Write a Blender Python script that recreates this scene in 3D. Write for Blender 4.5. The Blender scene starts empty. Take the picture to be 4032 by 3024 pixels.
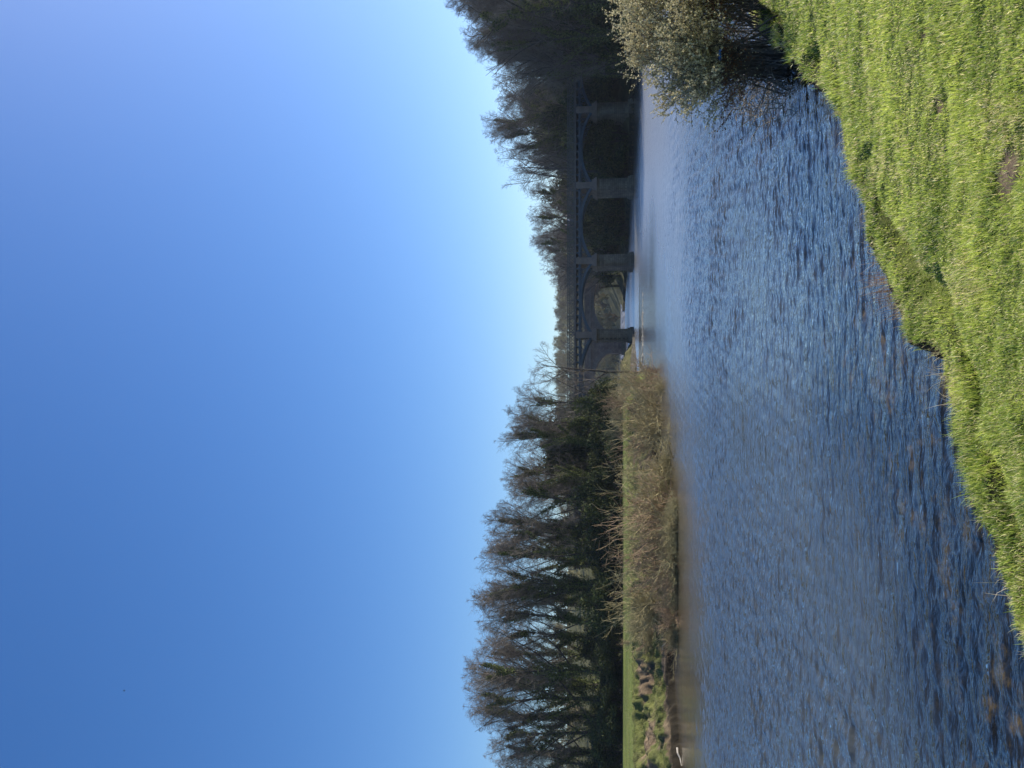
import bpy, math, random
import numpy as np
from mathutils import Vector, Matrix

# ------------------------------------------------------------------ camera
ZC = 3.6                      # eye above the river surface
F = 3000.0                    # focal length in photo pixels
PITCH = math.atan((2415 - 2016) / F)
SP, CP = math.sin(PITCH), math.cos(PITCH)
scene = bpy.context.scene
cam_d = bpy.data.cameras.new("camera")
cam = bpy.data.objects.new("camera", cam_d)
scene.collection.objects.link(cam)
cam_d.sensor_width = 36.0
cam_d.lens = 36.0 * F / 4032.0
cam_d.clip_start = 0.05
cam_d.clip_end = 6000
cam.matrix_world = Matrix.Translation((0, 0, ZC)) @ Matrix.Rotation(math.radians(90) + PITCH, 4, 'X') @ Matrix.Rotation(math.radians(-90), 4, 'Z')
scene.camera = cam

# ------------------------------------------------------------------ light
SUN_AZ = math.radians(65)     # clockwise from +Y (view direction) towards +X
SUN_EL = math.radians(33)
world = bpy.data.worlds.new("World")
scene.world = world
world.use_nodes = True
wn = world.node_tree
bg = wn.nodes["Background"]
sky = wn.nodes.new("ShaderNodeTexSky")
sky.sky_type = 'NISHITA'
sky.sun_disc = False
sky.sun_elevation = SUN_EL
sky.sun_rotation = SUN_AZ
sky.altitude = 0
sky.air_density = 1.0
sky.dust_density = 0.72
sky.ozone_density = 4.0
hs = wn.nodes.new('ShaderNodeHueSaturation')
hs.inputs['Saturation'].default_value = 1.24
hs.inputs['Hue'].default_value = 0.508
wn.links.new(sky.outputs[0], hs.inputs['Color'])
wn.links.new(hs.outputs[0], bg.inputs[0])
bg.inputs[1].default_value = 0.115
sun_d = bpy.data.lights.new("sun", 'SUN')
sun_d.energy = 5.0
sun_d.angle = math.radians(0.53)
sun_d.color = (1.0, 0.93, 0.82)
sun = bpy.data.objects.new("sun", sun_d)
scene.collection.objects.link(sun)
sdir = Vector((math.sin(SUN_AZ) * math.cos(SUN_EL), math.cos(SUN_AZ) * math.cos(SUN_EL), math.sin(SUN_EL)))
sun.rotation_euler = (-sdir).to_track_quat('-Z', 'Y').to_euler()
scene.view_settings.view_transform = 'Standard'
scene.view_settings.look = 'None'
scene.view_settings.exposure = 0.56
scene.view_settings.gamma = 1.0
scene.cycles.max_bounces = 6
scene.cycles.transparent_max_bounces = 8
scene.cycles.volume_bounces = 0

# ------------------------------------------------------------------ helpers
col = scene.collection

def ray(U, V):
    u = (2016 - V) / F
    return np.array([(U - 1512) / F, CP - u * SP, SP + u * CP])

def at_z(U, V, z):
    d = ray(U, V)
    t = (z - ZC) / d[2]
    return np.array([d[0] * t, d[1] * t, z])

def at_y(U, V, Y):
    d = ray(U, V)
    t = Y / d[1]
    return np.array([d[0] * t, Y, ZC + d[2] * t])

def tag(o, label=None, cat=None, group=None, kind=None):
    if label: o['label'] = label
    if cat: o['category'] = cat
    if group: o['group'] = group
    if kind: o['kind'] = kind
    return o

def empty(name, loc=(0, 0, 0), rz=0.0):
    o = bpy.data.objects.new(name, None)
    o.location = loc
    o.rotation_euler = (0, 0, rz)
    o.empty_display_size = 0.3
    col.objects.link(o)
    return o

def link_mesh(name, me, parent=None, mat=None):
    o = bpy.data.objects.new(name, me)
    if mat is not None:
        me.materials.clear()
        me.materials.append(mat)
    col.objects.link(o)
    if parent is not None:
        o.parent = parent
    return o

def arrays_mesh(name, verts, faces_list, colors=None, smooth=False, attrs=None):
    """verts (N,3); faces_list: list of int arrays (M,k)"""
    me = bpy.data.meshes.new(name)
    verts = np.asarray(verts, dtype=np.float32)
    me.vertices.add(len(verts))
    me.vertices.foreach_set('co', verts.ravel())
    faces_list = [np.asarray(f, dtype=np.int32) for f in faces_list if len(f)]
    nl = sum(f.size for f in faces_list)
    npoly = sum(len(f) for f in faces_list)
    me.loops.add(nl)
    me.polygons.add(npoly)
    me.loops.foreach_set('vertex_index', np.concatenate([f.ravel() for f in faces_list]))
    starts = []
    off = 0
    for f in faces_list:
        k = f.shape[1]
        starts.append(off + np.arange(len(f), dtype=np.int32) * k)
        off += f.size
    me.polygons.foreach_set('loop_start', np.concatenate(starts).astype(np.int32))
    me.polygons.foreach_set('use_smooth', np.full(npoly, smooth, dtype=bool))
    if colors is not None:
        a = me.color_attributes.new('tint', 'FLOAT_COLOR', 'POINT')
        c = np.ones((len(verts), 4), dtype=np.float32)
        c[:, :3] = colors
        a.data.foreach_set('color', c.ravel())
    if attrs:
        for k, v in attrs.items():
            a = me.attributes.new(k, 'FLOAT', 'POINT')
            a.data.foreach_set('value', np.asarray(v, dtype=np.float32))
    me.update(calc_edges=True)
    me.validate(verbose=False)
    return me

# lattice noise -----------------------------------------------------
def _hash(ix, iy, seed):
    n = (ix.astype(np.int64) * 374761393 + iy.astype(np.int64) * 668265263 + seed * 1442695041) & 0xFFFFFFFF
    n = ((n ^ (n >> 13)) * 1274126177) & 0xFFFFFFFF
    n = n ^ (n >> 16)
    return (n & 0xFFFFFF) / float(0xFFFFFF)

def vnoise(x, y, seed=0):
    ix = np.floor(x); iy = np.floor(y)
    fx = x - ix; fy = y - iy
    fx = fx * fx * fx * (fx * (fx * 6 - 15) + 10); fy = fy * fy * fy * (fy * (fy * 6 - 15) + 10)
    a = _hash(ix, iy, seed); b = _hash(ix + 1, iy, seed)
    c = _hash(ix, iy + 1, seed); d = _hash(ix + 1, iy + 1, seed)
    return (a + (b - a) * fx) * (1 - fy) + (c + (d - c) * fx) * fy

def fbm(x, y, seed=0, octv=4, gain=0.5):
    s = 0; a = 1; t = 0
    for i in range(octv):
        s = s + a * (vnoise(x * 2 ** i + 17.3 * i, y * 2 ** i - 9.1 * i, seed + i) * 2 - 1)
        t += a
        a *= gain
    return s / t

def sstep(a, b, x):
    t = np.clip((np.asarray(x, float) - a) / (b - a), 0, 1)
    return t * t * (3 - 2 * t)

# ------------------------------------------------------------------ materials
def new_mat(name):
    m = bpy.data.materials.new(name)
    m.use_nodes = True
    nt = m.node_tree
    p = nt.nodes['Principled BSDF']
    return m, nt, p

def N(nt, typ, **kw):
    n = nt.nodes.new(typ)
    for k, v in kw.items():
        setattr(n, k, v)
    return n

def ramp(nt, fac, stops):
    r = N(nt, 'ShaderNodeValToRGB')
    while len(r.color_ramp.elements) < len(stops):
        r.color_ramp.elements.new(0.5)
    for e, (p, c) in zip(r.color_ramp.elements, stops):
        e.position = p
        e.color = (*c, 1) if len(c) == 3 else c
    nt.links.new(fac, r.inputs[0])
    return r

def noise(nt, scale, detail=4, rough=0.55, vec=None, dist=0.0):
    n = N(nt, 'ShaderNodeTexNoise')
    n.inputs['Scale'].default_value = scale
    n.inputs['Detail'].default_value = detail
    n.inputs['Roughness'].default_value = rough
    n.inputs['Distortion'].default_value = dist
    if vec is None:
        vec = N(nt, 'ShaderNodeTexCoord').outputs['Object']
    nt.links.new(vec, n.inputs['Vector'])
    return n

def mixc(nt, fac, a, b, blend='MIX'):
    m = N(nt, 'ShaderNodeMix', data_type='RGBA', blend_type=blend)
    for sock, v in ((m.inputs[0], fac), (m.inputs[6], a), (m.inputs[7], b)):
        if hasattr(v, 'is_linked') or isinstance(v, bpy.types.NodeSocket):
            nt.links.new(v, sock)
        elif isinstance(v, (tuple, list)):
            sock.default_value = (*v, 1) if len(v) == 3 else v
        else:
            sock.default_value = v
    return m.outputs[2]

def simple_mat(name, c1, c2, scale=3.0, rough=0.85, bump=0.0, metal=0.0, bscale=None):
    m, nt, p = new_mat(name)
    n = noise(nt, scale, 5, 0.6)
    r = ramp(nt, n.outputs['Fac'], [(0.3, c1), (0.7, c2)])
    nt.links.new(r.outputs[0], p.inputs['Base Color'])
    p.inputs['Roughness'].default_value = rough
    p.inputs['Metallic'].default_value = metal
    if bump:
        n2 = noise(nt, bscale or scale * 4, 6, 0.6)
        b = N(nt, 'ShaderNodeBump')
        b.inputs['Strength'].default_value = bump
        b.inputs['Distance'].default_value = 0.05
        nt.links.new(n2.outputs['Fac'], b.inputs['Height'])
        nt.links.new(b.outputs[0], p.inputs['Normal'])
    return m

def tint_mat(name, rough=0.7, trans=0.25, spec=0.4, mult=(1, 1, 1)):
    """colour from the 'tint' vertex attribute, a little light passing through (leaves, blades)"""
    m, nt, p = new_mat(name)
    a = N(nt, 'ShaderNodeAttribute', attribute_name='tint')
    c = mixc(nt, 1.0, a.outputs['Color'], mult, 'MULTIPLY')
    nt.links.new(c, p.inputs['Base Color'])
    p.inputs['Roughness'].default_value = rough
    p.inputs['Specular IOR Level'].default_value = spec
    if trans > 0:
        t = N(nt, 'ShaderNodeBsdfTranslucent')
        nt.links.new(c, t.inputs['Color'])
        ms = N(nt, 'ShaderNodeMixShader')
        ms.inputs[0].default_value = trans
        nt.links.new(p.outputs[0], ms.inputs[1])
        nt.links.new(t.outputs[0], ms.inputs[2])
        nt.links.new(ms.outputs[0], nt.nodes['Material Output'].inputs['Surface'])
    return m

M = {}
M['bark'] = simple_mat('bark', (0.055, 0.045, 0.035), (0.13, 0.11, 0.085), 2.5, 0.9, 0.6)
M['twig'] = simple_mat('twig', (0.10, 0.082, 0.068), (0.21, 0.175, 0.14), 0.6, 0.85)
M['pale_twig'] = simple_mat('pale_twig', (0.17, 0.14, 0.10), (0.30, 0.25, 0.18), 0.6, 0.85)
M['dark_bark'] = simple_mat('dark_bark', (0.035, 0.03, 0.026), (0.075, 0.062, 0.05), 2.5, 0.9, 0.6)
M['leaf'] = tint_mat('ivy_leaf', 0.7, 0.2, 0.15)
M['scrub'] = tint_mat('scrub_twig', 0.8, 0.1, 0.2)
M['catkin'] = tint_mat('catkin', 0.75, 0.3, 0.2)
M['grass'] = tint_mat('grass_blade', 0.45, 0.42, 0.4)
M['drygrass'] = tint_mat('dry_grass', 0.6, 0.3, 0.3)
M['iron'] = simple_mat('painted_iron', (0.022, 0.05, 0.075), (0.05, 0.09, 0.12), 0.8, 0.55)
M['iron_dark'] = simple_mat('painted_iron_weathered', (0.04, 0.055, 0.055), (0.085, 0.10, 0.095), 1.3, 0.65)
M['deck'] = simple_mat('deck_edge', (0.07, 0.065, 0.06), (0.13, 0.12, 0.11), 1.3, 0.8)
M['stone'] = None

def stone_mat(name, c1, c2, cm, bw=0.9, bh=0.38, plane='XZ'):
    m, nt, p = new_mat(name)
    tc = N(nt, 'ShaderNodeTexCoord')
    mp = N(nt, 'ShaderNodeMapping')
    nt.links.new(tc.outputs['Object'], mp.inputs[0])
    if plane == 'XZ':
        mp.inputs['Rotation'].default_value = (math.radians(90), 0, 0)
    # combine so side faces get courses too
    sx = N(nt, 'ShaderNodeSeparateXYZ'); nt.links.new(tc.outputs['Object'], sx.inputs[0])
    ad = N(nt, 'ShaderNodeMath', operation='ADD'); nt.links.new(sx.outputs[0], ad.inputs[0]); nt.links.new(sx.outputs[1], ad.inputs[1])
    cb = N(nt, 'ShaderNodeCombineXYZ'); nt.links.new(ad.outputs[0], cb.inputs[0]); nt.links.new(sx.outputs[2], cb.inputs[1])
    br = N(nt, 'ShaderNodeTexBrick')
    br.inputs['Scale'].default_value = 1.0
    br.inputs['Brick Width'].default_value = bw
    br.inputs['Row Height'].default_value = bh
    br.inputs['Mortar Size'].default_value = 0.018
    br.inputs['Color1'].default_value = (*c1, 1)
    br.inputs['Color2'].default_value = (*c2, 1)
    br.inputs['Mortar'].default_value = (*cm, 1)
    nt.links.new(cb.outputs[0], br.inputs['Vector'])
    n = noise(nt, 0.35, 6, 0.65)
    r = ramp(nt, n.outputs['Fac'], [(0.3, (0.45, 0.42, 0.36)), (0.7, (1.15, 1.1, 1.05))])
    c = mixc(nt, 1.0, br.outputs['Color'], r.outputs[0], 'MULTIPLY')
    nt.links.new(c, p.inputs['Base Color'])
    p.inputs['Roughness'].default_value = 0.9
    b = N(nt, 'ShaderNodeBump'); b.inputs['Strength'].default_value = 0.6; b.inputs['Distance'].default_value = 0.05
    n2 = noise(nt, 5, 5, 0.6)
    mm = N(nt, 'ShaderNodeMath', operation='MULTIPLY_ADD'); nt.links.new(br.outputs['Fac'], mm.inputs[0]); mm.inputs[1].default_value = -1.0
    nt.links.new(n2.outputs['Fac'], mm.inputs[2])
    nt.links.new(mm.outputs[0], b.inputs['Height'])
    nt.links.new(b.outputs[0], p.inputs['Normal'])
    return m

M['stone'] = stone_mat('pier_stone', (0.15, 0.135, 0.10), (0.22, 0.195, 0.14), (0.07, 0.065, 0.05))
M['stone_red'] = stone_mat('viaduct_stone', (0.20, 0.15, 0.125), (0.28, 0.215, 0.175), (0.09, 0.075, 0.065), 1.0, 0.42)
M['stone_trim'] = simple_mat('stone_trim', (0.15, 0.125, 0.10), (0.24, 0.195, 0.16), 0.8, 0.9, 0.4)
M['wood'] = simple_mat('driftwood', (0.35, 0.30, 0.23), (0.60, 0.54, 0.44), 4, 0.8, 0.4)
M['pebble'] = simple_mat('pebble', (0.16, 0.14, 0.11), (0.42, 0.38, 0.30), 14, 0.8, 0.4)

# ------------------------------------------------------------------ river outline
L_px = [(0, 2682), (180, 2668), (375, 2652), (600, 2643), (774, 2634), (1000, 2626), (1090, 2618), (1174, 2602), (1270, 2584), (1400, 2572), (1524, 2567), (1565, 2560), (1572, 2545)]
L = [(-260, -20), (-120, 10), (-60, 27), (-33, 36)] + [tuple(at_z(U, V, 0)[:2]) for U, V in L_px]
L += [(1.2, 95), (0.4, 108), (0.5, 117), (3.5, 124), (7.2, 131), (7.8, 142), (6, 160), (1, 185), (-6, 215), (-14, 240), (-30, 262), (-75, 290), (-260, 305)]
R_px = [(3024, 2920), (2911, 2978), (2798, 3078), (2753, 3132), (2681, 3191), (2640, 3272), (2527, 3304), (2391, 3322), (2278, 3372), (2197, 3406), (2057, 3410), (1978, 3443), (1871, 3513), (1759, 3557), (1670, 3578), (1614, 3686), (1521, 3704), (1404, 3756), (1287, 3746), (1147, 3793), (1007, 3849), (770, 3910), (616, 3956), (467, 4032), (200, 4150)]
R = [tuple(at_z(U, V, 0.35)[:2]) for U, V in R_px][::-1]
R = [(-260, -70), (-60, -20), (-16, -2), (-7, 3.2)] + R + [(15, 26), (26, 40), (42, 62), (54, 88), (58.5, 110), (58, 128), (55, 138.0), (47, 139.5), (43.5, 146), (42.5, 158), (42, 174), (36, 190), (30, 206), (26.5, 228), (23, 245), (19, 290), (8, 360), (-25, 430), (-90, 470), (-260, 490)]
L = np.array(L); R = np.array(R)

def dist_poly(px, py, P):
    d = np.full(px.shape, 1e9)
    for i in range(len(P) - 1):
        ax, ay = P[i]; bx, by = P[i + 1]
        vx, vy = bx - ax, by - ay
        t = np.clip(((px - ax) * vx + (py - ay) * vy) / (vx * vx + vy * vy), 0, 1)
        dd = np.hypot(px - ax - t * vx, py - ay - t * vy)
        d = np.minimum(d, dd)
    return d

def inside(px, py, P):
    c = np.zeros(px.shape, dtype=bool)
    j = len(P) - 1
    for i in range(len(P)):
        xi, yi = P[i]; xj, yj = P[j]
        cond = ((yi > py) != (yj > py)) & (px < (xj - xi) * (py - yi) / (yj - yi + 1e-12) + xi)
        c ^= cond
        j = i
    return c

RIVER = np.concatenate([L, R[::-1]])
PATCH = [(at_z(3024 - 696, 3723, 1.2)[:2], 0.20), (at_z(3024 - 626, 3900, 1.4)[:2], 0.15), (at_z(3024 - 1340, 3970, 1.3)[:2], 0.21),
         (at_z(3024 - 20, 3935, 1.6)[:2], 0.20), (at_z(3024 - 1228, 3985, 1.4)[:2], 0.10), (at_z(3024 - 120, 3560, 1.0)[:2], 0.12), (at_z(3024 - 1700, 3930, 1.2)[:2], 0.07), (at_z(3024 - 420, 3480, 1.2)[:2], 0.12), (at_z(3024 - 930, 3960, 1.4)[:2], 0.08)]

def terrain(x, y, full=False):
    x = np.asarray(x, dtype=float); y = np.asarray(y, dtype=float)
    ins = inside(x, y, RIVER)
    # wobble of the bank lines
    wob = 0.12 * fbm(x * 1.3, y * 1.3, 5, 3) * np.clip(np.hypot(x, y) / 12, 0.35, 3)
    wob = wob + 0.07 * fbm(x * 4.5, y * 4.5, 6, 2) * (y < 30)
    dL = dist_poly(x, y, L); dR = dist_poly(x, y, R)
    leftside = dL < dR
    d = np.where(leftside, dL, dR)
    d = np.where(ins, -d, d) + wob
    r = np.hypot(x, y)
    # ---- left bank
    w = 5.6 + 2.2 * fbm(x * 0.12, y * 0.12, 11, 2)
    w = np.where(y > 75, 4.0, w)
    t = np.clip(d / w, 0, 1)
    t = t + 0.26 * fbm(x * 0.6, y * 0.6, 21, 5, 0.6) * sstep(0.02, 0.3, t) * (1 - sstep(0.85, 1.0, t))
    terr = 0.5 * (np.floor(t * 3) / 3 + sstep(0.25, 0.75, t * 3 - np.floor(t * 3)) / 3) + 0.5 * t
    zl = 0.10 + 0.26 * sstep(0.0, 0.22, d) + 1.9 * np.clip(terr, 0, 1)
    hollow = sstep(0.06, 0.20, fbm(x * 0.42 + 3, y * 0.6, 33, 3)) * sstep(0.08, 0.3, t) * (1 - sstep(0.62, 0.86, t))
    zl = zl - 1.15 * hollow * (x < -8)
    zl = zl - 0.30 * sstep(0.1, 0.3, fbm(x * 1.3 + 9, y * 1.3, 35, 3)) * sstep(0.1, 0.3, t) * (1 - sstep(0.8, 1.0, t)) * (y < 75)
    zl = zl + 0.24 * fbm(x * 1.9, y * 1.9, 41, 4, 0.6) * (1 - sstep(1.0, 1.25, d / w)) * sstep(0, 0.6, d)
    far_l = sstep(165, 330, y) * 11 + sstep(330, 620, y) * 25
    far_l = far_l + sstep(142, 215, y) * 9.5 * sstep(2, -12, x)
    zl = zl + 0.05 * fbm(x * 0.15, y * 0.15, 47, 2) + np.where(d > 8, far_l + 0.6 * fbm(x * 0.03, y * 0.03, 49, 2) * sstep(120, 200, y), 0)
    # ---- right / near bank
    near = 1 - sstep(24, 42, y)
    zn = 0.32 + 0.17 * np.clip(d, 0, 40) * (1 - 0.25 * sstep(6, 14, d))
    zn = np.minimum(zn, 2.1 + 0.02 * d)
    zn = zn + 0.045 * fbm(x * 1.1, y * 1.1, 61, 3) + 0.022 * fbm(x * 6, y * 6, 63, 2)
    trench = np.exp(-((d - 0.62 - 0.25 * fbm(x * 0.5, y * 0.5, 71, 2)) / 0.15) ** 2)
    tm = sstep(0.0, 0.25, fbm(x * 0.45 + 8.2, y * 0.45 + 1.7, 73, 2) + 0.18 * (y > 7.5))
    zn = zn - 0.24 * trench * tm
    zf = 0.7 + np.where(d > 2.0, 0.40 * (d - 2.0), 0) 
    zf = np.minimum(zf, 15 + 0.02 * d) + 0.7 * fbm(x * 0.09, y * 0.09, 81, 3) * sstep(2, 8, d)
    zf = zf + sstep(330, 620, y) * 20
    zr = near * zn + (1 - near) * zf
    land = np.where(leftside, zl, zr)
    # ---- bed
    up = np.where(y > 248, 1.2, 0.0)
    dd = -d
    bed_r = -0.08 - 0.05 * dd - 0.035 * fbm(x * 2.6, y * 2.6, 91, 3) - 0.03 * fbm(x * 9, y * 9, 92, 2)
    bed_l = -0.15 - 0.25 * dd
    bed = np.maximum(np.where(leftside, bed_l, bed_r), -1.8)
    lip = sstep(-0.10, 0.02, d) 
    z = np.where(d > 0.02, land, bed + (np.where(leftside, 0.1, 0.32) - bed) * lip)
    if not full:
        return z
    soil = np.where(leftside, np.clip(hollow * 1.0 + sstep(0.02, 0.25, fbm(x * 0.8, y * 0.8, 95, 3)) * (d < w * 0.8) + (d < 0.8), 0, 1) * (y < 75), 0)
    soil = np.where(~leftside & (near > 0.5) & (d < 0.1), 1, soil)
    for (c, rad) in PATCH:
        q = np.hypot((x - c[0]) * 1.0, (y - c[1]) * 0.8)
        soil = np.maximum(soil, (1 - sstep(rad * 0.6, rad * 1.15, q + 0.08 * fbm(x * 8, y * 8, 97, 2))) * (~leftside))
    soil = np.where(d < 0, 1.0, soil)
    bedm = sstep(0.0, 0.15, -d) * (~leftside)
    wild = np.where(leftside, 0, sstep(45, 60, y)) + np.where(leftside, (d < w) * 0.6 * (y < 75) + sstep(100, 120, y), 0)
    global WET_SHADE
    WET_SHADE = (1 - sstep(0.15, 0.75, d + 0.25 * fbm(x * 1.5, y * 1.5, 99, 3))) * ((d > -0.3) | leftside)  # wet mud and bed, with a shadow line painted along the waterline
    return z, d, leftside, soil, bedm, np.clip(wild, 0, 1)

# ------------------------------------------------------------------ ground
def radial_axis(parts):
    out = []
    for a, b, n in parts:
        out.append(np.linspace(a, b, n, endpoint=False))
    return np.concatenate(out)

def polar_sheet(name, radii, angs, zfun):
    A, Rr = np.meshgrid(angs, radii)
    X = Rr * np.sin(A); Y = Rr * np.cos(A)
    na, nr = len(angs), len(radii)
    idx = np.arange(nr * na).reshape(nr, na)
    q = np.stack([idx[:-1, :-1], idx[1:, :-1], idx[1:, 1:], idx[:-1, 1:]], -1).reshape(-1, 4)[:, ::-1]
    return X.ravel(), Y.ravel(), q

rad = np.concatenate([radial_axis([(0.4, 4, 40), (4, 22, 330), (22, 36, 70), (36, 62, 300), (62, 110, 150), (110, 160, 70), (160, 320, 60)]), np.geomspace(320, 3500, 34)])
fine = np.radians(np.linspace(-33, 33, 560))
ang = np.concatenate([np.radians(np.linspace(-180, -33, 74, endpoint=False)), fine, np.radians(np.linspace(33, 180, 75))[1:]])
gx, gy, gq = polar_sheet('ground', rad, ang, None)
gz, gd, gls, gsoil, gbed, gwild = terrain(gx, gy, True)
me = arrays_mesh('ground', np.stack([gx, gy, gz], 1), [gq], smooth=True, attrs={'wet': WET_SHADE, 'soil': gsoil, 'bed': gbed, 'wild': gwild})  # wet also carries the painted waterline shadow
m, nt, p = new_mat('ground_cover')
asoil = N(nt, 'ShaderNodeAttribute', attribute_name='soil')
abed = N(nt, 'ShaderNodeAttribute', attribute_name='bed')
awild = N(nt, 'ShaderNodeAttribute', attribute_name='wild')
n1 = noise(nt, 0.9, 8, 0.65)
g = ramp(nt, n1.outputs['Fac'], [(0.28, (0.085, 0.115, 0.028)), (0.5, (0.13, 0.17, 0.042)), (0.72, (0.20, 0.22, 0.075))])
n1b = noise(nt, 14, 6, 0.7)
g2 = ramp(nt, n1b.outputs['Fac'], [(0.3, (0.6, 0.6, 0.55)), (0.7, (1.25, 1.2, 1.1))])
gcol = mixc(nt, 1.0, g.outputs[0], g2.outputs[0], 'MULTIPLY')
n2 = noise(nt, 2.6, 8, 0.7)
s = ramp(nt, n2.outputs['Fac'], [(0.3, (0.07, 0.052, 0.034)), (0.55, (0.16, 0.122, 0.082)), (0.78, (0.32, 0.25, 0.165))])
n3 = noise(nt, 1.9, 7, 0.7)
bedc = ramp(nt, n3.outputs['Fac'], [(0.42, (0.018, 0.020, 0.014)), (0.54, (0.055, 0.052, 0.028)), (0.61, (0.20, 0.16, 0.055)), (0.72, (0.34, 0.27, 0.12))])
nw = noise(nt, 0.5, 8, 0.7)
wildc = ramp(nt, nw.outputs['Fac'], [(0.3, (0.035, 0.040, 0.018)), (0.55, (0.085, 0.085, 0.038)), (0.8, (0.17, 0.15, 0.075))])
c0 = mixc(nt, awild.outputs['Fac'], gcol, wildc.outputs[0])
c1 = mixc(nt, asoil.outputs['Fac'], c0, s.outputs[0])
awet_shade = N(nt, 'ShaderNodeAttribute', attribute_name='wet')  # damp mud and the painted waterline shadow share this attribute
c1 = mixc(nt, awet_shade.outputs['Fac'], c1, (0.022, 0.018, 0.012))
c2 = mixc(nt, abed.outputs['Fac'], c1, bedc.outputs[0])
nm = noise(nt, 0.12, 3, 0.5)
c2 = mixc(nt, 1.0, c2, ramp(nt, nm.outputs['Fac'], [(0.35, (0.78, 0.80, 0.75)), (0.65, (1.25, 1.18, 1.1))]).outputs[0], 'MULTIPLY')
nt.links.new(c2, p.inputs['Base Color'])
p.inputs['Roughness'].default_value = 0.95
p.inputs['Specular IOR Level'].default_value = 0.15
bmp = N(nt, 'ShaderNodeBump'); bmp.inputs['Strength'].default_value = 0.8; bmp.inputs['Distance'].default_value = 0.08
nb = noise(nt, 7, 8, 0.7)
nt.links.new(nb.outputs['Fac'], bmp.inputs['Height']); nt.links.new(bmp.outputs[0], p.inputs['Normal'])
M['ground'] = m
ground = tag(link_mesh('ground', me, None, m), kind='structure')

# ------------------------------------------------------------------ water
def waves(x, y, seed, n, lmin, lmax, spread, ang0, sharp=1.4):
    rng = np.random.default_rng(seed)
    z = np.zeros_like(x)
    for i in range(n):
        lam = lmin * (lmax / lmin) ** rng.random()
        a = ang0 + rng.normal() * spread
        k = 2 * math.pi / lam
        ph = rng.random() * 6.28
        amp = lam * 0.011 * (0.6 + 0.8 * rng.random())
        s = np.sin(k * (x * math.sin(a) + y * math.cos(a)) + ph + 0.9 * fbm(x / (lam * 3) + i, y / (lam * 3), seed + i, 1))
        z += amp * (1 - np.abs(s) ** sharp * 2 if i % 3 == 0 else s)
    return z

wr = np.concatenate([radial_axis([(4.5, 8, 90), (8, 30, 560), (30, 60, 300), (60, 120, 120), (120, 262, 50)])])
wa = np.radians(np.concatenate([np.linspace(-130, -32, 40, endpoint=False), np.linspace(-32, 32, 600), np.linspace(32, 75, 20)[1:]]))
wx, wy, wq = polar_sheet('water', wr, wa, None)
dR = dist_poly(wx, wy, R); dL = dist_poly(wx, wy, L)
ins = inside(wx, wy, RIVER)
calmL = 1 - sstep(5, 21, dL + 2.0 * fbm(wx * 0.1, wy * 0.25, 3, 2))
calmB = sstep(84, 116, wy + 5 * fbm(wx * 0.1, wy * 0.1, 8, 2)) * (0.30 + 0.70 * sstep(26, 42, wx))
calm = np.clip(calmL * 0.85 * (wy < 110) + calmB * 0.9, 0, 1)
amp = np.clip((0.95 + 0.05 * sstep(20, 40, wy)) * (1 - calm) * (1 - sstep(45, 62, wy)), 0.0, 2)
gust = np.clip(0.72 + 0.85 * fbm(wx * 0.13, wy * 0.07, 14, 3) + 0.35 * fbm(wx * 0.5, wy * 0.3, 15, 2), 0.12, 1.6)
wz = np.zeros_like(wx)
sel = wy < 62
wz[sel] = (waves(wx[sel], wy[sel], 3, 30, 0.12, 0.75, 0.52, -0.30) * amp[sel] * gust[sel])
edge = sstep(0.0, 0.5, dR)
wz *= 0.35 + 0.65 * edge
shallow = np.where(ins, 1 - sstep(1.5, 6.5, dR + 1.5 * fbm(wx * 0.35, wy * 0.35, 19, 3)), 1.0) * (wy < 40)
ruff = 0.05 + 0.26 * sstep(14, 48, wy) * (1 - 0.70 * calm)
me = arrays_mesh('river_water', np.stack([wx, wy, wz], 1), [wq], smooth=True, attrs={'shallow': shallow, 'calm': calm, 'ruff': ruff})

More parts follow.
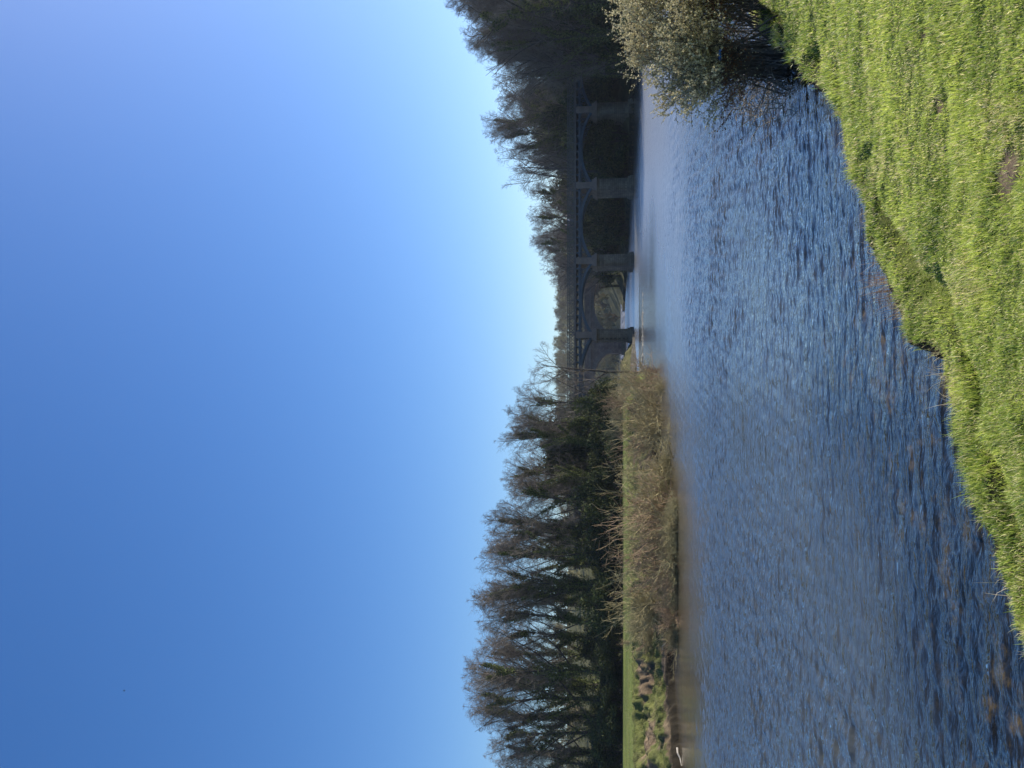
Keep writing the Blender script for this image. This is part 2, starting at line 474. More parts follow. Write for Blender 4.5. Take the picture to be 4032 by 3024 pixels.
def water_mat(name, bumpk=1.0, use_attr=True):
    m = bpy.data.materials.new(name); m.use_nodes = True
    nt = m.node_tree; nt.nodes.remove(nt.nodes['Principled BSDF'])
    out = nt.nodes['Material Output']
    tc = N(nt, 'ShaderNodeTexCoord')
    heights = []
    for sc, st, amp_ in (((1.6, 4.2, 1), 1.0, 0.055), ((5.0, 11.0, 1), 1.0, 0.022), ((0.35, 0.9, 1), 1.0, 0.10)):
        mp = N(nt, 'ShaderNodeMapping')
        mp.inputs['Rotation'].default_value = (0, 0, math.radians(-18))
        mp.inputs['Scale'].default_value = sc
        nt.links.new(tc.outputs['Object'], mp.inputs[0])
        n = noise(nt, 1.0, 3, 0.55, mp.outputs[0], 0.6)
        mu = N(nt, 'ShaderNodeMath', operation='MULTIPLY'); mu.inputs[1].default_value = amp_
        nt.links.new(n.outputs['Fac'], mu.inputs[0])
        heights.append(mu.outputs[0])
    a1 = N(nt, 'ShaderNodeMath', operation='ADD'); nt.links.new(heights[0], a1.inputs[0]); nt.links.new(heights[1], a1.inputs[1])
    a2 = N(nt, 'ShaderNodeMath', operation='ADD'); nt.links.new(a1.outputs[0], a2.inputs[0]); nt.links.new(heights[2], a2.inputs[1])
    b = N(nt, 'ShaderNodeBump'); b.inputs['Distance'].default_value = 1.0
    nt.links.new(a2.outputs[0], b.inputs['Height'])
    gl = N(nt, 'ShaderNodeBsdfGlossy'); gl.distribution = 'GGX'
    gl.inputs['Color'].default_value = (1.0, 0.965, 0.90, 1)
    if use_attr:
        ca = N(nt, 'ShaderNodeAttribute', attribute_name='calm')
        st = N(nt, 'ShaderNodeMath', operation='MULTIPLY_ADD'); nt.links.new(ca.outputs['Fac'], st.inputs[0]); st.inputs[1].default_value = -0.86 * bumpk; st.inputs[2].default_value = bumpk
        nt.links.new(st.outputs[0], b.inputs['Strength'])
        ra = N(nt, 'ShaderNodeAttribute', attribute_name='ruff')
        nt.links.new(ra.outputs['Fac'], gl.inputs['Roughness'])
    else:
        b.inputs['Strength'].default_value = bumpk
        gl.inputs['Roughness'].default_value = 0.12
    nt.links.new(b.outputs[0], gl.inputs['Normal'])
    # Schlick reflectance that is the same from above and below, so sunlight reaches the river bed
    ge = N(nt, 'ShaderNodeNewGeometry')
    dt = N(nt, 'ShaderNodeVectorMath', operation='DOT_PRODUCT'); nt.links.new(ge.outputs['Incoming'], dt.inputs[0]); nt.links.new(b.outputs[0], dt.inputs[1])
    ab = N(nt, 'ShaderNodeMath', operation='ABSOLUTE'); nt.links.new(dt.outputs['Value'], ab.inputs[0])
    om = N(nt, 'ShaderNodeMath', operation='SUBTRACT', use_clamp=True); om.inputs[0].default_value = 1.0; nt.links.new(ab.outputs[0], om.inputs[1])
    pw = N(nt, 'ShaderNodeMath', operation='POWER'); nt.links.new(om.outputs[0], pw.inputs[0]); pw.inputs[1].default_value = 3.1
    fr = N(nt, 'ShaderNodeMath', operation='MULTIPLY_ADD'); nt.links.new(pw.outputs[0], fr.inputs[0]); fr.inputs[1].default_value = 0.93; fr.inputs[2].default_value = 0.05
    df = N(nt, 'ShaderNodeBsdfDiffuse'); df.inputs['Color'].default_value = (0.055, 0.058, 0.050, 1)
    body = df
    if use_attr:
        lk = N(nt, 'ShaderNodeMix', data_type='RGBA'); nt.links.new(ca.outputs['Fac'], lk.inputs[0])
        lk.inputs[6].default_value = (0.055, 0.058, 0.050, 1); lk.inputs[7].default_value = (0.105, 0.080, 0.038, 1)  # browner where calm: silty shallows, plus the bank's reflection put into the colour
        nt.links.new(lk.outputs[2], df.inputs['Color'])
        sa = N(nt, 'ShaderNodeAttribute', attribute_name='shallow')
        tr = N(nt, 'ShaderNodeBsdfTransparent'); tr.inputs['Color'].default_value = (0.58, 0.54, 0.40, 1)
        body = N(nt, 'ShaderNodeMixShader')
        nt.links.new(sa.outputs['Fac'], body.inputs[0]); nt.links.new(df.outputs[0], body.inputs[1]); nt.links.new(tr.outputs[0], body.inputs[2])
    mx = N(nt, 'ShaderNodeMixShader')
    nt.links.new(fr.outputs[0], mx.inputs[0]); nt.links.new(body.outputs[0], mx.inputs[1]); nt.links.new(gl.outputs[0], mx.inputs[2])
    nt.links.new(mx.outputs[0], out.inputs['Surface'])
    return m
M['water'] = water_mat('river_surface', 0.75)
M['water_far'] = water_mat('river_surface_upstream', 0.25, False)
tag(link_mesh('river_water', me, None, M['water']), kind='structure')

def quad_sheet(name, pts, mat, kind='structure'):
    me = arrays_mesh(name, np.array(pts, dtype=float), [np.arange(len(pts)).reshape(1, -1)])
    return tag(link_mesh(name, me, None, mat), kind=kind)
quad_sheet('upstream_water', [(-300, 250, 1.2), (70, 250, 1.2), (70, 520, 1.2), (-300, 520, 1.2)], M['water_far'])

# weir between the two levels
def box_arr(x0, x1, y0, y1, z0, z1):
    v = [(x0, y0, z0), (x1, y0, z0), (x1, y1, z0), (x0, y1, z0), (x0, y0, z1), (x1, y0, z1), (x1, y1, z1), (x0, y1, z1)]
    f = [(0, 3, 2, 1), (4, 5, 6, 7), (0, 1, 5, 4), (1, 2, 6, 5), (2, 3, 7, 6), (3, 0, 4, 7)]
    return v, f

class MB:
    """collects simple shapes; build() links them as ONE mesh"""
    def __init__(s): s.v = []; s.q = []; s.t = []; s.n = 0
    def add(s, v, f):
        for a in f:
            (s.q if len(a) == 4 else s.t).append([i + s.n for i in a])
        s.v.extend(v); s.n += len(v)
    def box(s, x0, x1, y0, y1, z0, z1):
        s.add(*box_arr(x0, x1, y0, y1, z0, z1)); return s
    def prism(s, poly, y0, y1):
        """poly: convex (x,z) outline, extruded along y; quads strip + fan"""
        n = len(poly)
        v = [(x, y0, z) for x, z in poly] + [(x, y1, z) for x, z in poly]
        f = [(i, (i + 1) % n, (i + 1) % n + n, i + n) for i in range(n)]
        f += [(0, i + 1, i) for i in range(1, n - 1)] + [(n, n + i, n + i + 1) for i in range(1, n - 1)]
        s.add(v, f); return s
    def bar(s, p, q, w, d):
        """rectangular bar in the x-z plane from p to q, width w, depth range d=(y0,y1)"""
        p = np.array(p); q = np.array(q); t = q - p; t = t / np.linalg.norm(t); nn = np.array([-t[1], t[0]]) * w / 2
        return s.prism([tuple(p - nn), tuple(q - nn), tuple(q + nn), tuple(p + nn)], *d)
    def ring(s, cx, cz, r, w, y0, y1, n=20):
        v = []; f = []
        for i in range(n):
            a = 2 * math.pi * i / n
            for rr in (r, r - w):
                for yy in (y0, y1):
                    v.append((cx + rr * math.cos(a), yy, cz + rr * math.sin(a)))
        for i in range(n):
            b = 4 * i; c = 4 * ((i + 1) % n)
            f += [(b, c, c + 1, b + 1), (b + 2, b + 3, c + 3, c + 2), (b, b + 2, c + 2, c), (b + 1, c + 1, c + 3, b + 3)]
        s.add(v, f); return s
    def mesh(s, name):
        return arrays_mesh(name, np.array(s.v, dtype=float), [np.array(s.q).reshape(-1, 4), np.array(s.t).reshape(-1, 3)])
    def build(s, name, mat, parent=None):
        return link_mesh(name, s.mesh(name), parent, mat)

weir = MB()
wn_ = 60
vv = []; ff = []
for i in range(wn_ + 1):
    x = -22 + 50 * i / wn_
    o = 1.2 * math.sin(i * 0.35) + 0.5 * math.sin(i * 1.3)
    vv += [(x, 253, -0.5), (x, 251.5, 1.17), (x, 249.5 + 0.2 * o, 1.24), (x, 246 + o, 0.55 + 0.1 * math.sin(i * 2.1)), (x, 242 + o, 0.06), (x, 241.8 + o, -1.0)]
for i in range(wn_):
    for k in range(5):
        b = i * 6 + k
        ff.append((b, b + 6, b + 7, b + 1))
weir.add(vv, ff)
m, nt, p = new_mat('weir_stone')
nn_ = noise(nt, 1.2, 6, 0.7)
rr_ = ramp(nt, nn_.outputs['Fac'], [(0.4, (0.06, 0.055, 0.045)), (0.58, (0.16, 0.17, 0.18)), (0.75, (0.55, 0.58, 0.62))])
nt.links.new(rr_.outputs[0], p.inputs['Base Color']); p.inputs['Roughness'].default_value = 0.5
tag(weir.build('weir', m), 'low stone weir with broken water seen through the stone bridge arches', 'weir')

# ------------------------------------------------------------------ iron bridge
YB = 140.0
def bx(U): return at_y(U, 2400, YB)[0]
def bz(V, Y=YB): return at_y(1512, V, Y)[2]
pier_x = [-33.0, -18.9, -4.9, bx(1706), bx(1999), bx(2297), bx(2596), bx(2596) + 13.9]
Z_RAIL, Z_DECK_T, Z_DECK_B = bz(2234.5), bz(2262), bz(2269)
Z_CH_T, Z_CH_B = bz(2278), bz(2285.5)
Z_CROWN, Z_SPRING, Z_CAP_B = bz(2291), bz(2333), bz(2350)
DEP = 5.5
XL, XR = -34.0, 66.0
iron = empty('iron_bridge', (0, YB, 0))
tag(iron, 'dark blue iron arch footbridge with lattice parapet on stone piers, nearer of the two bridges', 'bridge')
def b_(mb, name, mat, parent=iron):
    return mb.build(name, mat, parent)
mb = MB(); mb.box(XL, XR, -0.18, DEP + 0.18, Z_DECK_T - 0.30, Z_DECK_T)
b_(mb, 'deck', M['deck'])
mb = MB()
for yy in (0.0, DEP - 0.25):
    mb.box(XL, XR, yy, yy + 0.25, Z_CH_B, Z_CH_T)
b_(mb, 'top_chord', M['iron'])
mb = MB()      # short blocks between chord and deck, daylight between them
x = XL + 0.7
while x < XR:
    mb.box(x, x + 0.26, 0.02, DEP - 0.02, Z_CH_T + 0.003, Z_DECK_T - 0.303)
    x += 1.43
b_(mb, 'deck_bearers', M['iron'])
# spans
def span(x0, x1, yy):
    h = 0.34
    c = 0.5 * (x0 + x1); a = 0.5 * (x1 - x0) - 0.5
    rise = Z_CROWN - Z_SPRING
    Rr = (a * a + rise * rise) / (2 * rise)
    zc = Z_CROWN - Rr
    n = 30
    mb = MB()
    ins_pts = []; out_pts = []
    th = math.asin(a / Rr)
    for i in range(n + 1):
        t = -th + 2 * th * i / n
        ins_pts.append((c + Rr * math.sin(t), zc + Rr * math.cos(t)))
        R2 = Rr + 0.42
        zo = min(zc + R2 * math.cos(t), Z_CH_B - 0.003)
        out_pts.append((c + R2 * math.sin(t), zo))
    v = []; f = []
    for (xi, zi), (xo, zo) in zip(ins_pts, out_pts):
        v += [(xi, yy, zi), (xo, yy, zo), (xi, yy + h, zi), (xo, yy + h, zo)]
    for i in range(n):
        b = 4 * i
        f += [(b, b + 4, b + 5, b + 1), (b + 2, b + 3, b + 7, b + 6), (b, b + 2, b + 6, b + 4), (b + 1, b + 5, b + 7, b + 3)]
    f += [(0, 1, 3, 2), (4 * n, 4 * n + 2, 4 * n + 3, 4 * n + 1)]
    mb.add(v, f)
    rib = mb.build('arch_rib', M['iron'], iron)
    # rings that fill the spandrels, shrinking towards the crown
    R2 = Rr + 0.42
    def extr(x): return zc + math.sqrt(max(R2 * R2 - (x - c) ** 2, 0))
    for sgn in (-1, 1):
        mb = MB()
        edge = c + sgn * (a + 0.30)
        pos = 0.12
        for k in range(6):
            # largest circle touching chord, inside the spandrel at this x
            r = 0.9
            for _ in range(30):
                xx = edge - sgn * (pos + r)
                gap = Z_CH_B - extr(xx)
                slope = abs(xx - c) / R2
                rr = (gap / 2) / (0.5 + 0.5 * math.sqrt(1 + slope * slope)) * 0.98
                r = 0.5 * r + 0.5 * rr
            if r < 0.10: break
            xx = edge - sgn * (pos + r)
            mb.ring(xx, Z_CH_B - r, r, 0.075, yy + 0.05, yy + 0.2)
            pos += 2 * r + 0.02
        mb.box(*sorted((edge, edge - sgn * 0.10)), yy + 0.03, yy + 0.28, Z_SPRING + 0.3, Z_CH_B - 0.003)
        mb.build('spandrel_rings', M['iron'], rib)
for i in range(len(pier_x) - 1):
    for yy in (0.06, DEP - 0.45):
        span(pier_x[i], pier_x[i + 1], yy)
# piers
def pier(x):
    mb = MB()
    zc = Z_CAP_B
    mb.box(x - 1.05, x + 1.05, -0.35, DEP + 0.35, 1.0, zc - 0.003)
    # rounded upstream/downstream noses
    for s, y0 in ((-1, -0.353), (1, DEP + 0.353)):
        pts = []
        v = []; f = []
        n = 8
        for zz in (1.0, zc - 0.5):
            for i in range(n + 1):
                a = math.pi * i / n
                v.append((x + 0.86 * math.cos(a), y0 + s * 0.5 * math.sin(a), zz))
        for i in range(n):
            f.append((i, i + 1, i + 2 + n, i + 1 + n))
        f += [tuple([n + 1, n + 1 + i, n + 2 + i]) for i in range(1, n)]
        mb.add(v, f)
    pr = mb.build('pier', M['stone'], iron)
    mb = MB()
    mb.box(x - 1.22, x + 1.22, -0.95, DEP + 0.95, zc, zc + 0.28).box(x - 1.10, x + 1.10, -0.80, DEP + 0.80, zc + 0.283, zc + 0.52).box(x - 0.95, x + 0.95, -0.6, DEP + 0.6, zc + 0.523, Z_SPRING + 0.12)
    mb.build('capital', M['stone_trim'], pr)
    mb = MB()
    mb.box(x - 1.32, x + 1.32, -1.05, DEP + 1.05, -2.0, 0.62).box(x - 1.2, x + 1.2, -0.93, DEP + 0.93, 0.623, 0.997)
    mb.build('plinth', M['stone'], pr)
    mb = MB()
    mb.box(x - 0.56, x + 0.56, -0.28, DEP + 0.28, Z_SPRING + 0.123, Z_DECK_T - 0.303)
    mb.box(x - 0.66, x + 0.66, -0.34, DEP + 0.34, Z_CH_T - 0.05, Z_CH_T + 0.20)
    for k in range(3):
        mb.ring(x, Z_SPRING + 0.62 + 0.62 * k, 0.25, 0.06, -0.32, -0.275, 14)
    mb.build('pilaster', M['stone_trim'], pr)
for x in pier_x:
    pier(x)
# lattice parapet, in bays
BAY = 2.9
def lattice_mesh():
    mb = MB()
    z0, z1 = 0.12, Z_RAIL - Z_DECK_T - 0.10
    h = z1 - z0
    pitch = 0.60
    k = -h
    while k < BAY:
        for sgn in (1, -1):
            xa, xb = k, k + h
            za, zb = (z0, z1) if sgn == 1 else (z1, z0)
            # clip to bay
            ta = max(0, (0 - xa) / (xb - xa)); tb = min(1, (BAY - xa) / (xb - xa))
            if tb - ta > 0.03:
                P = (xa + (xb - xa) * ta, za + (zb - za) * ta); Q = (xa + (xb - xa) * tb, za + (zb - za) * tb)
                mb.bar(P, Q, 0.055, (0.0, 0.02) if sgn == 1 else (0.021, 0.041))
        k += pitch
    mb.box(0, BAY, -0.02, 0.06, z1 + 0.001, z1 + 0.06)
    mb.box(0, BAY, -0.02, 0.06, z0 - 0.07, z0 - 0.001)
    return mb.mesh('lattice_panel')
lm = lattice_mesh(); lm.materials.append(M['iron_dark'])
pm = MB().box(-0.05, 0.05, -0.07, 0.10, 0.003, Z_RAIL - Z_DECK_T + 0.02).box(-0.09, 0.09, 0.11, 0.16, 0.003, 0.25).mesh('railing_post'); pm.materials.append(M['iron_dark'])
nb_ = int((XR - XL) / BAY)
for yy in (-0.05, DEP + 0.0):
    for i in range(nb_ + 1):
        o = bpy.data.objects.new('railing_post', pm); o.location = (XL + i * BAY, yy, Z_DECK_T); o.parent = iron; col.objects.link(o)
        if i < nb_:
            o = bpy.data.objects.new('lattice_panel', lm); o.location = (XL + i * BAY, yy, Z_DECK_T); o.parent = iron; col.objects.link(o)
    mb = MB(); mb.box(XL, XR - 0.4, yy - 0.04, yy + 0.08, Z_RAIL, Z_RAIL + 0.07)
    b_(mb, 'handrail', M['iron_dark'])

# ------------------------------------------------------------------ stone viaduct behind
YS = 230.0
def sx(U): return at_y(U, 2400, YS)[0]
def sz(V): return at_y(1512, V, YS)[2]
via = empty('stone_bridge', (0, YS, 0))
tag(via, 'reddish stone bridge of wide arches behind the iron footbridge', 'bridge')
px_m = (sx(2000) - sx(1000)) / 1000
cent = [sx(1514 - 327 * 1), sx(1514), sx(1841), sx(2168), sx(2168 + 327)]
AW, CRZ, SPZ = 120 * px_m, sz(2338), sz(2408)
ZT, ZSTR = sz(2301), sz(2326)
DS = 8.0
def arch_z(x):
    for c in cent:
        if abs(x - c) < AW:
            return SPZ + (CRZ - SPZ) * math.sqrt(max(1 - ((x - c) / AW) ** 2, 0))
    return -2.0
xs = set([cent[0] - AW - 30, cent[-1] + AW + 30])
segs_x = []
x_prev = cent[0] - AW - 30
mbw = MB()
def wall_strip(xa, xb, za, zb):
    for yy, flip in ((0, False), (DS, True)):
        v = [(xa, yy, za), (xb, yy, zb), (xb, yy, ZSTR), (xa, yy, ZSTR)]
        mbw.add(v, [(3, 2, 1, 0) if flip else (0, 1, 2, 3)])
    mbw.add([(xa, 0, za), (xa, DS, za), (xb, DS, zb), (xb, 0, zb)], [(0, 1, 2, 3)])
for c in cent:
    wall_strip(x_prev, c - AW, -2.0, -2.0)
    mbw.add([(c - AW, 0, -2), (c - AW, DS, -2), (c - AW, DS, SPZ), (c - AW, 0, SPZ)], [(0, 1, 2, 3)])
    n = 36
    px, pz = c - AW, SPZ
    for i in range(1, n + 1):
        a = math.pi * (1 - i / n)
        x1, z1 = c + AW * math.cos(a), SPZ + (CRZ - SPZ) * math.sin(a)
        wall_strip(px, x1, pz, z1)
        px, pz = x1, z1
    mbw.add([(c + AW, 0, -2), (c + AW, DS, -2), (c + AW, DS, SPZ), (c + AW, 0, SPZ)], [(3, 2, 1, 0)])
    x_prev = c + AW
wall_strip(x_prev, cent[-1] + AW + 30, -2, -2)
mbw.build('spandrel_wall', M['stone_red'], via)
x0_, x1_ = cent[0] - AW - 30, cent[-1] + AW + 30
MB().box(x0_, x1_, -0.35, DS + 0.35, ZSTR, ZSTR + 0.35).build('string_course', M['stone_trim'], via)
MB().box(x0_, x1_, -0.02, 0.45, ZSTR + 0.353, ZT - 0.22).box(x0_, x1_, DS - 0.45, DS + 0.02, ZSTR + 0.353, ZT - 0.22).build('parapet_wall', M['stone_red'], via)
MB().box(x0_, x1_, -0.12, 0.55, ZT - 0.217, ZT).box(x0_, x1_, DS - 0.55, DS + 0.12, ZT - 0.217, ZT).build('coping', M['stone_trim'], via)
rng = random.Random(4)
for c in cent:
    mb = MB()
    n = 40
    for i in range(n):
        a0 = math.pi * (i + 0.06) / n; a1 = math.pi * (i + 0.94) / n
        dep = 1.05 + (0.25 if i % 2 else 0) 
        pts = []
        for a in (a0, a1):
            ex, ez = AW * math.cos(a), (CRZ - SPZ) * math.sin(a)
            nx, nz = math.cos(a) / AW, math.sin(a) / (CRZ - SPZ)
            l = math.hypot(nx, nz); nx /= l; nz /= l
            pts.append(((c + ex, SPZ + ez), (c + ex + nx * dep, SPZ + ez + nz * dep)))
        (p0, q0), (p1, q1) = pts
        o = rng.uniform(0.04, 0.10)
        mb.prism([p0, q0, q1, p1], -o, 0.3)
    mb.build('arch_ring', M['stone_trim'], via)
for a, b in zip([c + AW for c in cent[:-1]], [c - AW for c in cent[1:]]):
    xm = (a + b) / 2; hw = (b - a) / 2
    mb = MB()
    mb.prism([(xm - hw - 0.35, -2.0), (xm + hw + 0.35, -2.0), (xm + hw + 0.35, 1.1), (xm - hw - 0.35, 1.1)], -0.9, DS + 0.9)
    cp_ = mb.build('cutwater', M['stone'], via)

# ------------------------------------------------------------------ retaining wall on the left bank by the bridge
xw0, xw1 = at_z(1500, 2510, 0), at_z(1722, 2497, 0)
mb = MB()
nseg = 18
for i in range(nseg):
    ta, tb = i / nseg, (i + 0.985) / nseg
    a = xw0 + (xw1 - xw0) * ta; b = xw0 + (xw1 - xw0) * tb
    za, zb = 1.25 - 1.05 * ta, 1.25 - 1.05 * tb
    v = []
    for (P, z) in ((a, za), (b, zb)):
        v += [(P[0], P[1], -1), (P[0] , P[1], z), (P[0] - 0.2, P[1] + 0.7, -1), (P[0] - 0.2, P[1] + 0.7, z)]
    mb.add(v, [(0, 4, 5, 1), (1, 5, 7, 3), (2, 3, 7, 6), (0, 1, 3, 2), (4, 6, 7, 5)])
M['wall'] = stone_mat('wall_stone', (0.07, 0.07, 0.06), (0.11, 0.105, 0.09), (0.04, 0.04, 0.035))
tag(mb.build('retaining_wall', M['wall']), 'low grey stone retaining wall sloping down to the iron bridge pier', 'wall')
# ledge of stones breaking the surface in front of the bridge
rng = np.random.default_rng(12)
def rock_mesh(name, seed, sx_=1, sy_=1, sz_=1, n=9):
    r_ = np.random.default_rng(seed)
    v = []; f = []
    nu, nv = 12, 7
    for j in range(nv + 1):
        ph = math.pi * j / nv
        for i in range(nu):
            th = 2 * math.pi * i / nu
            rr = 1 + 0.22 * math.sin(3 * th + seed) * math.sin(ph) + 0.16 * math.sin(5 * ph + 2 * th + seed * 2) + r_.normal() * 0.04 * math.sin(ph)
            v.append((sx_ * rr * math.sin(ph) * math.cos(th), sy_ * rr * math.sin(ph) * math.sin(th), sz_ * rr * math.cos(ph)))
    for j in range(nv):
        for i in range(nu):
            f.append((j * nu + i, (j + 1) * nu + i, (j + 1) * nu + (i + 1) % nu, j * nu + (i + 1) % nu))
    return arrays_mesh(name, v, [np.array(f)], smooth=True)
mb_v = []; mb_q = []; off = 0
base = rock_mesh('ledge_tmp', 3)
bv = np.array([v.co[:] for v in base.vertices]); bq = np.array([p.vertices[:] for p in base.polygons if len(p.vertices) == 4])
bpy.data.meshes.remove(base)
for i in range(90):
    t = rng.random()
    P = at_z(1534 + 330 * t, 2531, 0)
    s = rng.uniform(0.15, 0.42) * (0.5 if t > 0.75 else 1)
    sc = np.array([s * rng.uniform(1, 1.8), s, s * 0.38])
    mb_v.append(bv * sc + np.array([P[0], P[1] + rng.normal() * 0.35, -0.02 + rng.uniform(-0.05, 0.02)])); mb_q.append(bq + off); off += len(bv)
me = arrays_mesh('stone_ledge', np.concatenate(mb_v), [np.concatenate(mb_q)], smooth=True)
tag(link_mesh('stone_ledge', me, None, M['pebble']), 'thin line of wet stones breaking the water in front of the iron bridge', 'rocks', kind='stuff')

# railing and abutment seen at the end of the far left arch
fr = empty('landing_railing', tuple(at_y(1512, 2460, 180) * 0 + np.array([at_y(1519, 2440, 180)[0], 180, 1.4])))
tag(fr, 'small black railing on the left bank seen under the left arch of the bridges', 'railing')
mb = MB()
for z in (0.5, 1.0): mb.box(-1.4, 1.0, 0, 0.06, z, z + 0.06)
mb.build('rail', M['iron_dark'], fr)
for x in (-1.4, -0.6, 0.2, 0.94):
    MB().box(x, x + 0.06, -0.003, 0.063, -1.2, 1.12).build('post', M['iron_dark'], fr)

# ------------------------------------------------------------------ tubes from segments
def tubes(P0, P1, R0, R1, sides=3):
    P0 = np.asarray(P0, float); P1 = np.asarray(P1, float); R0 = np.asarray(R0, float); R1 = np.asarray(R1, float)
    D = P1 - P0
    D /= (np.linalg.norm(D, axis=1, keepdims=True) + 1e-9)
    ref = np.where(np.abs(D[:, 2:3]) > 0.9, np.array([[1.0, 0, 0]]), np.array([[0, 0, 1.0]]))
    A = np.cross(D, ref); A /= np.linalg.norm(A, axis=1, keepdims=True)
    B = np.cross(D, A)
    n = len(P0)
    V = np.zeros((n, 2 * sides, 3))
    for k in range(sides):
        c, s = math.cos(2 * math.pi * k / sides), math.sin(2 * math.pi * k / sides)
        o = A * c + B * s
        V[:, k] = P0 + o * R0[:, None]
        V[:, sides + k] = P1 + o * R1[:, None]
    base = np.arange(n)[:, None] * 2 * sides
    Q = []
    for k in range(sides):
        k2 = (k + 1) % sides
        Q.append(np.concatenate([base + k, base + k2, base + sides + k2, base + sides + k], 1))
    return V.reshape(-1, 3), np.concatenate(Q)

def seg_mesh(name, segs, sides=3, mat=None, colors=None):
    a = np.array(segs, float)
    V, Q = tubes(a[:, 0:3], a[:, 3:6], a[:, 6], a[:, 7], sides)
    c = None
    if colors is not None:
        c = np.repeat(np.asarray(colors), 2 * sides, axis=0)
    me = arrays_mesh(name, V, [Q], colors=c, smooth=sides > 3)
    if mat: me.materials.append(mat)
    return me

def leaf_mesh(name, C, size, colors, rng, mat, flat=0.0, aspect=0.7):
    n = len(C)
    a = rng.normal(size=(n, 3)); a[:, 2] *= (1 - flat); a /= np.linalg.norm(a, axis=1, keepdims=True)
    b = rng.normal(size=(n, 3)); b -= a * np.sum(a * b, 1, keepdims=True); b /= np.linalg.norm(b, axis=1, keepdims=True)
    s = np.asarray(size)[:, None]
    V = np.stack([C - a * s, C + b * s * aspect * 0.6 - a * 0.1 * s, C + a * s, C - b * s * aspect * 0.6 - a * 0.1 * s], 1).reshape(-1, 3)
    Q = np.arange(4 * n).reshape(-1, 4)
    me = arrays_mesh(name, V, [Q], colors=np.repeat(colors, 4, axis=0))
    me.materials.append(mat)
    return me

def unit(v):
    return v / (np.linalg.norm(v) + 1e-9)

